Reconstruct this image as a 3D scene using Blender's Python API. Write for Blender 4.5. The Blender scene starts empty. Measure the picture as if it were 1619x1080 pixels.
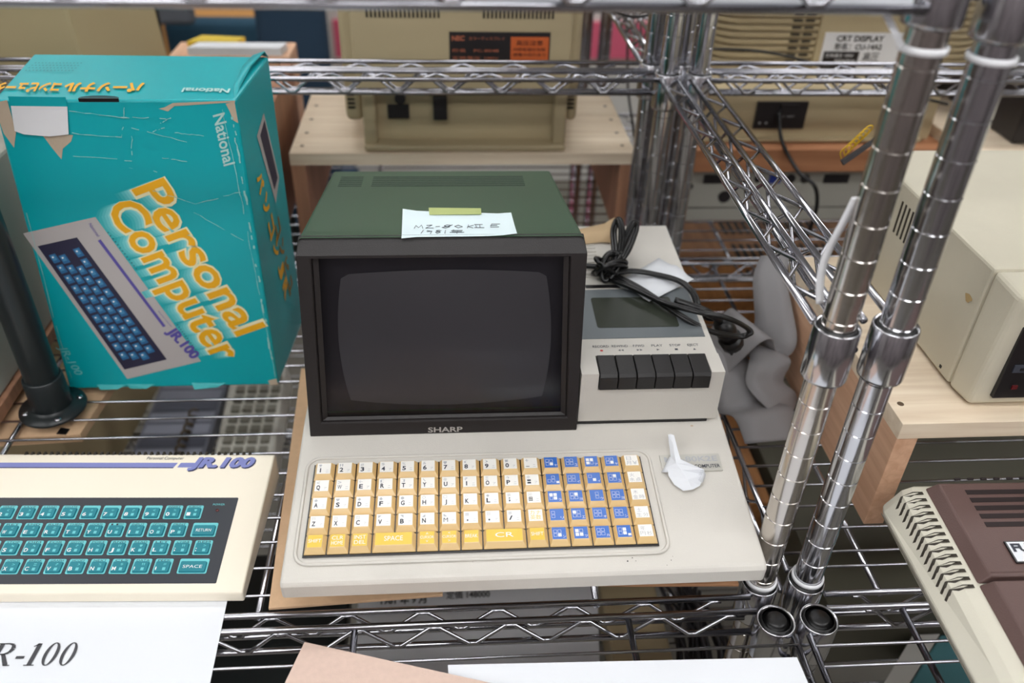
import bpy, bmesh, math, random
from mathutils import Vector, Matrix
random.seed(7)
PI = math.pi
SC = bpy.context.scene
COL = SC.collection

# ------------------------------------------------------------------ camera
cam_d = bpy.data.cameras.new('camera'); cam = bpy.data.objects.new('camera', cam_d); COL.objects.link(cam)
_p, _y, _r = .6205, .0835, .0316
F = Vector((math.sin(_y)*math.cos(_p), math.cos(_y)*math.cos(_p), -math.sin(_p)))
R0 = Vector((math.cos(_y), -math.sin(_y), 0)); U0 = R0.cross(F)
RR = math.cos(_r)*R0 + math.sin(_r)*U0; UU = -math.sin(_r)*R0 + math.cos(_r)*U0
m = Matrix((RR, UU, -F)).transposed().to_4x4(); m.translation = Vector((-.2738, -.4789, .58))
cam.matrix_world = m
cam_d.sensor_width = 36; cam_d.lens = 29.53; cam_d.clip_start = .02
cam_d.dof.use_dof = True; cam_d.dof.focus_distance = .74; cam_d.dof.aperture_fstop = 4.0
SC.camera = cam
# ------------------------------------------------------------------ world, exposure
SC.view_settings.view_transform = 'Standard'; SC.view_settings.look = 'None'
SC.view_settings.gamma = 1; SC.view_settings.use_curve_mapping = False
SC.view_settings.exposure = 0.42
w = bpy.data.worlds.new('world'); SC.world = w; w.use_nodes = True
w.node_tree.nodes['Background'].inputs[0].default_value = (.93, .96, 1, 1)
w.node_tree.nodes['Background'].inputs[1].default_value = .35

# ------------------------------------------------------------------ materials
def lin(c):
    c = c/255
    return c/12.92 if c <= .04045 else ((c+.055)/1.055)**2.4
def rgb(t): return (lin(t[0]), lin(t[1]), lin(t[2]), 1)
def mat(name, col, rough=.5, metal=0, bump=0, bscale=200, var=0, vscale=20, spec=.5, coat=0, emit=0):
    M = bpy.data.materials.new(name); M.use_nodes = True; nt = M.node_tree; b = nt.nodes['Principled BSDF']
    b.inputs['Base Color'].default_value = rgb(col); b.inputs['Roughness'].default_value = rough
    b.inputs['Metallic'].default_value = metal; b.inputs['Specular IOR Level'].default_value = spec
    b.inputs['Coat Weight'].default_value = coat
    if emit:
        b.inputs['Emission Color'].default_value = rgb(col); b.inputs['Emission Strength'].default_value = emit
    tc = nt.nodes.new('ShaderNodeTexCoord')
    if bump:
        n = nt.nodes.new('ShaderNodeTexNoise'); n.inputs['Scale'].default_value = bscale; n.inputs['Detail'].default_value = 3
        nt.links.new(tc.outputs['Object'], n.inputs['Vector'])
        bp = nt.nodes.new('ShaderNodeBump'); bp.inputs['Strength'].default_value = bump; bp.inputs['Distance'].default_value = .0006
        nt.links.new(n.outputs['Fac'], bp.inputs['Height']); nt.links.new(bp.outputs['Normal'], b.inputs['Normal'])
    if var:
        n = nt.nodes.new('ShaderNodeTexNoise'); n.inputs['Scale'].default_value = vscale; n.inputs['Detail'].default_value = 6
        nt.links.new(tc.outputs['Object'], n.inputs['Vector'])
        r = nt.nodes.new('ShaderNodeValToRGB')
        r.color_ramp.elements[0].position = .3; r.color_ramp.elements[1].position = .7
        a = rgb(col); k = 1-var
        r.color_ramp.elements[0].color = (a[0]*k, a[1]*k, a[2]*k, 1); r.color_ramp.elements[1].color = a
        nt.links.new(n.outputs['Fac'], r.inputs['Fac']); nt.links.new(r.outputs['Color'], b.inputs['Base Color'])
    return M
def wood(name, c1, c2, axis=0, scale=14, rough=.6):
    M = bpy.data.materials.new(name); M.use_nodes = True; nt = M.node_tree; b = nt.nodes['Principled BSDF']
    tc = nt.nodes.new('ShaderNodeTexCoord'); mp = nt.nodes.new('ShaderNodeMapping')
    s = [scale*6]*3; s[axis] = scale*.35; mp.inputs['Scale'].default_value = s
    nt.links.new(tc.outputs['Object'], mp.inputs['Vector'])
    n = nt.nodes.new('ShaderNodeTexNoise'); n.inputs['Scale'].default_value = 1.2; n.inputs['Detail'].default_value = 5; n.inputs['Distortion'].default_value = .4
    nt.links.new(mp.outputs['Vector'], n.inputs['Vector'])
    r = nt.nodes.new('ShaderNodeValToRGB'); r.color_ramp.elements[0].position = .35; r.color_ramp.elements[1].position = .65
    r.color_ramp.elements[0].color = rgb(c1); r.color_ramp.elements[1].color = rgb(c2)
    nt.links.new(n.outputs['Fac'], r.inputs['Fac']); nt.links.new(r.outputs['Color'], b.inputs['Base Color'])
    b.inputs['Roughness'].default_value = rough
    return M
CHROME = mat('chrome', (176, 176, 182), .14, 1)
CHROME_OLD = mat('worn_chrome', (196, 190, 184), .18, 1, bump=.15, bscale=60)
COLLAR = mat('collar_chrome', (196, 196, 200), .15, 1)
RUBBER = mat('black_rubber', (14, 14, 15), .35, bump=.2, bscale=400)
WCLIP = mat('white_plastic', (226, 227, 230), .45)
BEIGE = mat('warm_grey_plastic', (208, 204, 196), .5, bump=.25, bscale=900, var=.06, vscale=14)
GREEN = mat('green_painted_shell', (50, 76, 54), .42, bump=.2, bscale=1200)
BEZEL = mat('dark_brown_plastic', (29, 24, 24), .5, bump=.3, bscale=900)
INNER = mat('black_plastic', (20, 19, 21), .3)
TUBE = mat('screen_tube', (116, 115, 118), .25)
TAN = mat('tan_key_plastic', (216, 184, 128), .32, coat=.2)
KWHITE = mat('white_key_label', (238, 236, 230), .3)
KYEL = mat('yellow_key_label', (226, 190, 60), .3)
KBLUE = mat('blue_key_label', (48, 104, 190), .3)
INK = mat('dark_ink', (52, 56, 66), .6)
INKL = mat('light_grey_ink', (178, 180, 184), .6)
WINK = mat('white_ink', (238, 240, 240), .6)
BLACKK = mat('black_piano_key', (24, 21, 21), .4, bump=.2, bscale=600)
PANEL = mat('grey_metal_panel', (118, 124, 128), .35, metal=.3)
WINDOW = mat('smoked_window', (58, 62, 54), .15)
REDINK = mat('red_ink', (196, 40, 40), .5)
BADGE = mat('badge_plate', (196, 194, 186), .3, metal=.3)
CREAM = mat('cream_plastic', (240, 231, 212), .42, bump=.1, bscale=900)
JPANEL = mat('black_key_panel', (48, 51, 58), .4)
CYANK = mat('teal_rubber_key', (30, 128, 142), .5)
CYANL = mat('light_teal_print', (110, 200, 205), .5)
PURPLE = mat('violet_print', (126, 132, 190), .5)
NAVYINK = mat('navy_print', (44, 46, 84), .5)
PAPER = mat('white_paper', (224, 227, 232), .8)
PAPERG = mat('printed_ink', (70, 70, 74), .8)
NOTE = mat('pale_blue_note', (220, 236, 240), .8)
TAPE = mat('green_masking_tape', (178, 190, 122), .7)
MDF = mat('fibreboard', (212, 176, 140), .8, bump=.3, bscale=500, var=.08, vscale=120)
MDFP = mat('pinkish_fibreboard', (214, 188, 174), .85, bump=.3, bscale=700, var=.07, vscale=200)
PINE = wood('pale_pine', (222, 202, 176), (238, 222, 198), 0)
PINEG = wood('pine_end_grain', (190, 168, 148), (216, 198, 176), 0, 60)
LEGW = wood('peach_wood', (206, 160, 128), (224, 182, 150), 1)
LEGD = wood('red_brown_wood', (150, 108, 84), (172, 126, 98), 2)
TEAL = mat('teal_printed_card', (0, 170, 178), .38, var=.06, vscale=6, bump=.1, bscale=60)
TEALD = mat('teal_printed_card_side', (0, 132, 140), .4, var=.25, vscale=10)
ORANGE = mat('orange_print', (240, 176, 22), .45)
IVORY = mat('ivory_print', (238, 232, 190), .45)
PCYAN = mat('pale_cyan_print', (120, 206, 208), .45)
PGREY = mat('printed_grey', (184, 178, 176), .5)
PDARK = mat('printed_dark', (44, 42, 66), .45)
PBLUE = mat('printed_blue', (44, 104, 152), .45)
TORN = mat('torn_card', (190, 172, 150), .9, bump=.4, bscale=400)
WHITECARD = mat('white_label_card', (226, 226, 228), .6)
WEAR = mat('white_scuff', (150, 205, 200), .8)
CABLE = mat('black_cable', (11, 11, 12), .32)
RIBBON = mat('grey_ribbon_cable', (142, 140, 142), .6, bump=.2, bscale=300)
BLACKP = mat('black_painted_pipe', (30, 36, 38), .32)
NEC = mat('yellowed_plastic', (184, 168, 134), .5, bump=.2, bscale=600)
NECD = mat('vent_dark', (48, 42, 32), .7)
LABELK = mat('black_label', (34, 30, 32), .4)
LABELO = mat('orange_label', (206, 100, 48), .5)
FBEIGE = mat('pale_beige_metal', (206, 200, 180), .5, bump=.3, bscale=700, var=.05)
FMB = mat('fm_beige_plastic', (206, 202, 186), .5, bump=.15, bscale=900)
FMBR = mat('brown_plastic', (96, 74, 70), .5, bump=.3, bscale=900)
GREYM = mat('grey_beige_metal', (170, 168, 158), .55)
BROWNK = wood('brown_card', (150, 98, 52), (176, 122, 70), 1)
NAVY = mat('navy_fabric', (34, 50, 84), .9, bump=.5, bscale=300)
TEALF = mat('blue_green_fabric', (40, 76, 96), .9, bump=.5, bscale=300)
TABLEW = mat('orange_wood', (206, 148, 78), .5)
YELB = mat('yellow_book_cover', (214, 186, 60), .5)
PINK = mat('pink_panel', (222, 100, 128), .7)
GREYF = mat('grey_fabric', (92, 96, 102), .9)
BLUEZ = mat('blue_plastic_tie', (20, 60, 200), .35)
BROWNC = mat('brown_cable', (104, 90, 70), .5)
YELW = mat('yellow_wire', (220, 180, 30), .5)
WALLM = mat('wall_paint', (214, 212, 206), .9); WALLD = mat('dark_wall', (160, 150, 152), .8, var=.6, vscale=1.6); WALLG = mat('grey_wall', (176, 170, 170), .8, var=.5, vscale=1.3)
CEILM = mat('ceiling_paint', (225, 226, 228), .9)
FLOORM = mat('floor_vinyl', (118, 114, 104), .5, var=.15, vscale=3)
LIGHTM = mat('lamp_diffuser', (255, 255, 255), .5, emit=9)
# tinted glass in front of the tube
GL = bpy.data.materials.new('smoked_glass'); GL.use_nodes = True
nt = GL.node_tree; nt.nodes.clear()
o_ = nt.nodes.new('ShaderNodeOutputMaterial'); mx = nt.nodes.new('ShaderNodeMixShader'); tr = nt.nodes.new('ShaderNodeBsdfTransparent')
gl = nt.nodes.new('ShaderNodeBsdfGlossy'); gl.inputs['Roughness'].default_value = .12; tr.inputs['Color'].default_value = (.70, .69, .71, 1)
fr = nt.nodes.new('ShaderNodeFresnel'); fr.inputs['IOR'].default_value = 1.45
nt.links.new(fr.outputs[0], mx.inputs[0]); nt.links.new(tr.outputs[0], mx.inputs[1]); nt.links.new(gl.outputs[0], mx.inputs[2]); nt.links.new(mx.outputs[0], o_.inputs[0])

# ------------------------------------------------------------------ mesh helpers
class MB:
    def __init__(s): s.v = []; s.f = []; s.m = []; s.sm = []
    def add(s, vs, fs, mi=0, smooth=False):
        k = len(s.v); s.v += [tuple(v) for v in vs]
        for f in fs: s.f.append(tuple(i+k for i in f)); s.m.append(mi); s.sm.append(smooth)
        return s
    def box(s, x0, x1, y0, y1, z0, z1, mi=0):
        vs = [(x, y, z) for z in (z0, z1) for y in (y0, y1) for x in (x0, x1)]
        return s.add(vs, [(0, 2, 3, 1), (4, 5, 7, 6), (0, 1, 5, 4), (2, 6, 7, 3), (0, 4, 6, 2), (1, 3, 7, 5)], mi)
    def hexa(s, b, t, mi=0):   # bottom 4 and top 4 corners, counter-clockwise from above
        return s.add(list(b)+list(t), [(3, 2, 1, 0), (4, 5, 6, 7), (0, 1, 5, 4), (1, 2, 6, 5), (2, 3, 7, 6), (3, 0, 4, 7)], mi)
    def poly(s, pts, mi=0): return s.add(pts, [tuple(range(len(pts)))], mi)
    def slab(s, pts, h, mi=0):  # polygon thickened by vector h
        n = len(pts); h = Vector(h); q = [Vector(p)+h for p in pts]
        fs = [tuple(reversed(range(n))), tuple(range(n, 2*n))]+[(i, (i+1) % n, (i+1) % n+n, i+n) for i in range(n)]
        return s.add([Vector(p) for p in pts]+q, fs, mi)
    def prof(s, pts, x0, x1, mi=0):   # side profile (y,z) extruded along x
        return s.slab([(x0, a, b) for a, b in pts], (x1-x0, 0, 0), mi)
    def tube(s, path, r, n=8, mi=0, closed=False, flat=1):
        P = [Vector(p) for p in path]; N = len(P); vs = []; fs = []
        up = None
        for i, p in enumerate(P):
            a = P[i-1] if (i > 0 or closed) else P[i]; b = P[(i+1) % N] if (i < N-1 or closed) else P[i]
            t = (b-a).normalized()
            if up is None:
                up = Vector((0, 0, 1)) if abs(t.z) < .9 else Vector((1, 0, 0))
            sd = t.cross(up)
            if sd.length < 1e-6: sd = t.orthogonal()
            sd.normalize(); up = sd.cross(t).normalized()
            rr = r[i] if isinstance(r, (list, tuple)) else r
            for k in range(n):
                an = 2*PI*k/n; vs.append(p+sd*math.cos(an)*rr*flat+up*math.sin(an)*rr)
        M_ = N if closed else N-1
        for i in range(M_):
            for k in range(n):
                a = i*n+k; b = i*n+(k+1) % n; c = ((i+1) % N)*n+(k+1) % n; d = ((i+1) % N)*n+k
                fs.append((a, b, c, d))
        if not closed: fs.append(tuple(reversed(range(n)))); fs.append(tuple(range((N-1)*n, N*n)))
        return s.add(vs, fs, mi, True)
    def lathe(s, prof, cx, cy, n=32, mi=0, cap=True):
        vs = []; fs = []
        for r, z in prof:
            for k in range(n): an = 2*PI*k/n; vs.append((cx+r*math.cos(an), cy+r*math.sin(an), z))
        for i in range(len(prof)-1):
            for k in range(n): fs.append((i*n+k, i*n+(k+1) % n, (i+1)*n+(k+1) % n, (i+1)*n+k))
        s.add(vs, fs, mi, True)
        if cap:
            for i, rev in ((0, True), (len(prof)-1, False)):
                r, z = prof[i]
                if r > 0:
                    c = [(cx+r*math.cos(2*PI*k/n), cy+r*math.sin(2*PI*k/n), z) for k in range(n)]
                    s.add(c, [tuple(reversed(range(n))) if rev else tuple(range(n))], mi)
        return s
    def loft(s, rows, mi=0, smooth=True):
        n = len(rows[0]); vs = [p for r in rows for p in r]
        fs = [(i*n+k, i*n+k+1, (i+1)*n+k+1, (i+1)*n+k) for i in range(len(rows)-1) for k in range(n-1)]
        return s.add(vs, fs, mi, smooth)
    def build(s, name, mats, parent=None, off=(0, 0, 0), bevel=0, seg=2, label=None, solid=0, sub=0, fix=True):
        me = bpy.data.meshes.new(name); o = Vector(off)
        me.from_pydata([tuple(Vector(v)-o) for v in s.v], [], s.f)
        for M_ in (mats if isinstance(mats, (list, tuple)) else [mats]): me.materials.append(M_)
        for p, mi, sm in zip(me.polygons, s.m, s.sm): p.material_index = mi; p.use_smooth = sm
        if fix:
            bm = bmesh.new(); bm.from_mesh(me); bmesh.ops.recalc_face_normals(bm, faces=bm.faces); bm.to_mesh(me); bm.free()
        me.update(); ob = bpy.data.objects.new(name, me); COL.objects.link(ob)
        if parent: ob.parent = parent
        if sub: md = ob.modifiers.new('sub', 'SUBSURF'); md.levels = sub; md.render_levels = sub
        if solid: md = ob.modifiers.new('solid', 'SOLIDIFY'); md.thickness = solid
        if bevel:
            md = ob.modifiers.new('bevel', 'BEVEL'); md.width = bevel; md.segments = seg; md.limit_method = 'ANGLE'; md.angle_limit = math.radians(40)
        if label: ob['label'] = label
        return ob
def thing(name, label, cat, loc=(0, 0, 0), rz=0, group=None):
    o = bpy.data.objects.new(name, None); COL.objects.link(o); o.empty_display_size = .02
    o.location = loc; o.rotation_euler = (0, 0, rz); o['label'] = label; o['category'] = cat
    if group: o['group'] = group
    return o
def tag(o, label, cat, group=None):
    o['label'] = label; o['category'] = cat
    if group: o['group'] = group
    return o
def struct(o): o['kind'] = 'structure'; return o
_g = {}
def glyph(body, bold=0, res=3):
    k = (body, bold)
    if k not in _g:
        c = bpy.data.curves.new('t', 'FONT'); c.body = body; c.size = 1; c.resolution_u = res; c.offset = bold
        o = bpy.data.objects.new('t', c); COL.objects.link(o); bpy.context.view_layer.update()
        me = bpy.data.meshes.new_from_object(o.evaluated_get(bpy.context.evaluated_depsgraph_get()))
        vs = [tuple(v.co) for v in me.vertices]; fs = [tuple(p.vertices) for p in me.polygons]
        bpy.data.objects.remove(o); bpy.data.curves.remove(c); bpy.data.meshes.remove(me)
        _g[k] = (vs, fs)
    return _g[k]
def text(mb, body, p0, p1, up, mi=0, lift=.0002, bold=0, full=False):
    """writes body from p0 to p1 on its baseline; up = vector of the letter height"""
    vs, fs = glyph(body, bold)
    if not vs: return
    p0, p1, up = Vector(p0), Vector(p1), Vector(up)
    xs = [v[0] for v in vs]; x0, x1 = min(xs), max(xs); H = .7
    y0 = 0
    if full: ys = [v[1] for v in vs]; y0 = min(ys); H = max(ys)-y0
    n = (p1-p0).cross(up).normalized()*lift
    mb.add([p0+(p1-p0)*((v[0]-x0)/(x1-x0))+up*((v[1]-y0)/H)+n for v in vs], fs, mi)
def catmull(pts, k=6, closed=False):
    P = [Vector(p) for p in pts]; out = []; N = len(P)
    for i in range(N if closed else N-1):
        a = P[i-1] if (i > 0 or closed) else P[0]; b = P[i]; c = P[(i+1) % N]; d = P[(i+2) % N] if (i+2 < N or closed) else P[-1]
        for j in range(k):
            t = j/k; out.append(.5*((2*b)+(c-a)*t+(2*a-5*b+4*c-d)*t*t+(3*b-a-3*c+d)*t**3))
    if not closed: out.append(P[-1])
    return out

# ------------------------------------------------------------------ room
W0, W1, D0, D1, FZ, CZ = -3.2, 3.4, -2.6, 4.4, -.98, 1.65
struct(MB().box(W0, W1, D0, D1, FZ-.05, FZ).build('floor', FLOORM))
struct(MB().box(W0, W1, D0, D1, CZ, CZ+.05).build('ceiling', CEILM))
struct(MB().box(W0-.05, W0, D0, D1, FZ, CZ).build('wall_left', WALLG))
struct(MB().box(W1, W1+.05, D0, D1, FZ, CZ).build('wall_right', WALLG))
struct(MB().box(W0, W1, D1, D1+.05, FZ, CZ).build('wall_back', WALLM))
struct(MB().box(W0, W1, D0-.05, D0, FZ, CZ).build('wall_front', WALLD))
for j, (lx, ly) in enumerate([(x_, y_) for y_ in (-2.2, -1.3, -.5, .9, 2.6) for x_ in (-2.0, -.3, 1.5)]):
    t = thing('ceiling_light', 'long white fluorescent ceiling light above the racks', 'ceiling light', (lx, ly, CZ-.001), group='fluorescent ceiling lights')
    MB().box(-.62, .62, -.13, .13, -.05, 0).build('housing', CEILM, t, bevel=.005)
    MB().box(-.59, .59, -.10, .10, -.066, -.051).build('diffuser', LIGHTM, t)

# ------------------------------------------------------------------ wire racks
ZR = .0030
def post(mb, x, y, z0, z1, phase=0.0, r=.0123):
    pr = [(r, z0)]
    k = math.ceil((z0-phase)/.0254)
    z = phase+k*.0254
    while z < z1-.002:
        if z > z0+.002: pr += [(r, z-.0009), (r-.0006, z-.0004), (r-.0006, z+.0004), (r, z+.0009)]
        z += .0254
    pr.append((r, z1))
    for a, b in zip(pr, pr[1:]): mb.lathe([a, b], x, y, 28, cap=False)
    mb.lathe([pr[-1], (0, z1+.0001)], x, y, 28, cap=False)
def collar(parent, off, x, y, zt, tilt=.0):
    m_ = MB(); h = .045
    m_.lathe([(.0140, zt-.004), (.0158, zt), (.0166, zt-.001), (.0170, zt-h+.002), (.0166, zt-h), (.0140, zt-h+.002)], x, y, 32, cap=False)
    m_.lathe([(.0140, zt-h+.002), (.0140, zt-.004)], x, y, 32, cap=False)
    m_.build('collar', COLLAR, parent, off)
    c_ = MB(); c_.lathe([(.0125, zt-h-.001), (.0139, zt-h-.001), (.0135, zt+.0005), (.0125, zt+.0005)], x, y, 28, cap=False)
    c_.build('tapered_sleeve', RUBBER, parent, off)
def truss(mb, a, b, dz=.029, amp=1, pitch=.0655, phase=0.0, rz=.0019, inset=.012):
    """top and bottom rod from a to b with a zigzag wire between"""
    a, b = Vector(a), Vector(b); L = (b-a).length; t = (b-a)/L
    d = Vector((0, 0, -dz))
    mb.tube([a, b], ZR, 10); mb.tube([a+d, b+d], ZR, 10)
    s_ = phase+.02; path = []; k = 0
    sgn = t.cross(Vector((0, 0, 1)))*.0018
    while s_ < L-.02:
        zz = -.0028 if k % 2 == 0 else -dz+.0028
        path += [a+t*max(s_-.004, 0)+Vector((0, 0, zz))+sgn, a+t*min(s_+.004, L)+Vector((0, 0, zz))+sgn]
        s_ += pitch/2; k += 1
    mb.tube(path, rz, 6)
def shelf(root, off, x0, x1, y0, y1, zt, wires, bars, name='wire_shelf', fo=-.0135, sides=True, dz=.029):
    """x0..x1, y0..y1 post axes; zt = z of the centre of the top rods"""
    m_ = MB(); g = .013
    truss(m_, (x0+g, y0-.0135, zt), (x1-g, y0-.0135, zt), phase=.01, dz=dz)
    truss(m_, (x0+g, y1+.0135, zt), (x1-g, y1+.0135, zt), phase=.02, dz=dz)
    truss(m_, (x0-.0125, y0+g, zt), (x0-.0125, y1-g, zt), dz=dz)
    truss(m_, (x1+.0125, y0+g, zt), (x1+.0125, y1-g, zt), dz=dz)
    for w_ in wires: m_.tube([(x0-.012, w_, zt+.0022), (x1+.012, w_, zt+.0022)], .0014, 8)
    for c_ in bars: m_.tube([(c_, y0-.0155, zt-.0022), (c_, y1+.0155, zt-.0022)], .0030, 10)
    return m_.build(name, CHROME, root, off)
def wl(y0, y1, start, step=.0298):
    out = []; y = start
    while y < y1-.012:
        if y > y0+.004: out.append(y)
        y += step
    return out
ZT = -.0410
SZ = ZT+.0036   # wire surface
# ---- main rack (rear left of the corner)
o1 = (-.6, .28, FZ)
R1 = thing('wire_rack', 'chrome wire rack carrying the large computer with a built-in monitor', 'wire rack', o1)
MX0, MY1 = -1.20, .562
for x, y, ph in ((0, 0, 0), (0, MY1, .0130), (MX0, 0, 0), (MX0, MY1, 0)):
    m_ = MB(); post(m_, x, y, FZ, .95, ph); m_.build('post', CHROME_OLD if (x, y) == (0, 0) else COLLAR, R1, o1)
shelf(R1, o1, MX0, 0, 0, MY1, ZT, wl(0, MY1, .0055, .0305), (-1.05, -.75, -.4485, -.152))
shelf(R1, o1, MX0, 0, 0, MY1, .4945, wl(0, MY1, .03, .0305), (-1.05, -.75, -.4485, -.152))
shelf(R1, o1, MX0, 0, 0, MY1, -.361, wl(0, MY1, .0055, .0305), (-1.05, -.75, -.4485, -.152))
def edge(mb, a, b, out, dz=.027, w0=.012, w1=.0105, ph=0.0):
    """one side of a three-sided frame: two top rods with a flat zigzag, one lower rod on the outer side"""
    a, b, out = Vector(a), Vector(b), Vector(out); L = (b-a).length; t = (b-a)/L; d = Vector((0, 0, -dz))
    mb.tube([a-out*w0, b-out*w0], ZR, 10); mb.tube([a+out*w1, b+out*w1], ZR, 10); mb.tube([a+out*w1+d, b+out*w1+d], ZR, 10)
    for mode in (0, 1):
        s_ = .012+ph+.016*mode; k = 0; path = []
        while s_ < L-.012:
            if mode == 0: q = out*((-w0+.0022) if k % 2 == 0 else (w1-.0022))+Vector((0, 0, -.0030))
            else: q = out*(w1-.0030)+(Vector((0, 0, -.003)) if k % 2 == 0 else d+Vector((0, 0, .002)))
            path += [a+t*(s_-.0035)+q, a+t*(s_+.0035)+q]; s_ += .0655/2; k += 1
        mb.tube(path, .0019, 6)
def frame3(root, off, x0, x1, y0, y1, zt, front=True):
    """front=True: open towards the viewer; otherwise open at the back"""
    m_ = MB(); yy = y1 if front else y0
    edge(m_, (x0+.013, yy, zt), (x1-.013, yy, zt), (0, 1 if front else -1, 0), w0=.014, w1=.016)
    m_.build('three_sided_frame', CHROME, root, off)
    for sx, x in ((1, x1), (-1, x0)):
        m_ = MB(); a, b = (y1-.013, y0+.013) if front else (y0+.013, y1-.013)
        edge(m_, (x, a, zt), (x, b, zt), (sx, 0, 0), w0=.012, w1=.0105, ph=.006)
        m_.build('side_truss', CHROME, root, off)
frame3(R1, o1, MX0, 0, 0, MY1, .2405)
for x, y in ((0, 0), (0, MY1), (MX0, 0), (MX0, MY1)):
    for zt in (ZT+.004, .246, .500): collar(R1, o1, x, y, zt)
# ---- right rack
o2 = (.65, .28, FZ)
R2 = thing('wire_rack', 'chrome wire rack carrying the wooden riser with the beige drive unit', 'wire rack', o2)
BX = .0435; BX1 = 1.24
for x, y, ph in ((BX, 0, -.006), (BX-.004, MY1, .0), (BX1, 0, 0), (BX1, MY1, 0)):
    m_ = MB(); post(m_, x, y, FZ, .95, ph); m_.build('post', COLLAR, R2, o2)
shelf(R2, o2, BX, BX1, 0, MY1, ZT, [.0149]+wl(0, MY1, .0325, .0293), (.1085, .405, .70, 1.0))
shelf(R2, o2, BX, BX1, 0, MY1, .496, wl(0, MY1, .03, .0305), (.1085, .405, .70, 1.0))
frame3(R2, o2, .0365, BX1, 0, MY1, .2405)
for x, y in ((BX, 0), (BX-.004, MY1), (BX1, 0), (BX1, MY1)):
    for zt in (ZT+.004, .246, .492): collar(R2, o2, x, y, zt)
# ---- front racks, posts end at shelf height with black caps
o3 = (-.6, -.3, FZ); o4 = (.65, -.3, FZ)
FL = thing('wire_rack', 'chrome wire rack nearest the viewer at left, holding the sheets of paper', 'wire rack', o3)
FR = thing('wire_rack', 'chrome wire rack nearest the viewer at right, under the brown and beige computer', 'wire rack', o4)
for root, off, xa, xb, wires, bars in ((FL, o3, -1.2, .001, [-.0655, -.096, -.1265, -.157, -.1875, -.218, -.2485, -.279, -.31, -.34, -.37, -.40, -.43], (-1.05, -.75, -.3635, -.1265)),
                                       (FR, o4, .0395, 1.24, [-.0678, -.0875, -.117, -.147, -.177, -.207, -.237, -.267, -.297, -.33, -.36, -.39, -.42], (.1215, .42, .72, 1.0))):
    for x in (xa, xb):
        for y in (-.0425, -.0425-.45):
            m_ = MB(); post(m_, x, y, FZ, -.042, .004); m_.build('post', CHROME, root, off)
            collar(root, off, x, y, ZT+.005)
            m_ = MB(); m_.lathe([(.0118, -.0419), (.0123, -.0405), (.0118, -.0385), (.0095, -.0382), (.0090, -.0350), (.0075, -.0338), (0, -.0335)], x, y, 28, cap=False)
            m_.build('post_cap', RUBBER, root, off)
    shelf(root, off, xa, xb, -.0425-.45, -.0425, ZT, wires, bars)
# ---- racks behind
o5 = (-.6, .88, FZ); o6 = (.65, .88, FZ)
BL = thing('wire_rack', 'out of focus chrome rack behind, carrying the yellowed monitor', 'wire rack', o5)
BR = thing('wire_rack', 'out of focus chrome rack behind at right, carrying the ribbed display', 'wire rack', o6)
for root, off, xa, xb, ph in ((BL, o5, -1.2, -.012, .006), (BR, o6, .026, 1.24, .009)):
    for x in (xa, xb):
        for y in (.603, .603+.565):
            m_ = MB(); post(m_, x, y, FZ, .95, ph); m_.build('post', CHROME, root, off)
            for zt in (ZT+.004, .246): collar(root, off, x, y, zt)
    shelf(root, off, xa, xb, .603, 1.168, ZT, wl(.603, 1.168, .612, .0305), (xa+.2, xa+.5, xa+.8) if xa < 0 else (.14, .43, .73, 1.0))
    frame3(root, off, xa, xb, .603, 1.168, .2405, False)
# white clip rings round the posts, with loose tails
def ring(name, label, x, y, z, r=.0132, tail=None, h=.0022):
    m_ = MB(); m_.lathe([(r-.0006, z-h), (r+.0010, z-h*.8), (r+.0012, z+h*.8), (r-.0006, z+h)], x, y, 28, cap=False)
    if tail: m_.loft([[Vector(p)+Vector((-.0028, .0, 0)), Vector(p)+Vector((.0028, .0015, 0))] for p in catmull(tail, 5)])
    return tag(m_.build(name, WCLIP), label, 'cable tie')
ring('cable_tie', 'white cable tie round the left front post, just below the top shelf', 0, 0, .4415, tail=[(-.0135, -.004, .4415), (-.022, -.004, .452), (-.030, -.003, .462)])
ring('cable_tie', 'white cable tie round the right front post, just below the top shelf', BX, 0, .436)
ring('clip_ring', 'white plastic ring at the foot of the left front post', 0, 0, -.0335)
ring('clip_ring', 'white plastic ring at the foot of the right front post', BX, 0, -.0325)
m_ = MB(); m_.loft([[Vector(p)+Vector((-.003, 0, 0)), Vector(p)+Vector((.003, .001, 0))] for p in catmull([(-.0160, .004, .262), (-.0205, .005, .285), (-.0200, .005, .305), (-.0160, .004, .325), (-.0125, .003, .345)], 6)])
tag(m_.build('cable_tie', WCLIP, solid=.0008), 'long loose white strap hanging down the left side of the left front post', 'cable tie')

# ------------------------------------------------------------------ the desktop computer with monitor and tape deck
SL = math.atan(.14)
def deck(x, y, h=0): return Vector((x, y-.14*h, .022+.14*(y+.03)+h))
MO = (-.216, .2, SZ+.0035)
MZ = thing('desktop_computer', 'grey all-in-one computer with green-topped monitor, tape deck and tan keys on brown board', 'computer', MO)
m_ = MB()
m_.prof([(-.0285, .0005), (-.0300, .003), (-.0310, .017), (-.0285, .0212), (.146, .0466), (.440, .0466), (.440, 0)], -.4190, -.0140)
base = m_.build('base', BEIGE, MZ, MO, bevel=.003, seg=3)
MB().box(-.398, -.034, .016, .425, SZ+.0035, .0005).build('chassis', INNER, MZ, MO, bevel=.002)
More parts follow.
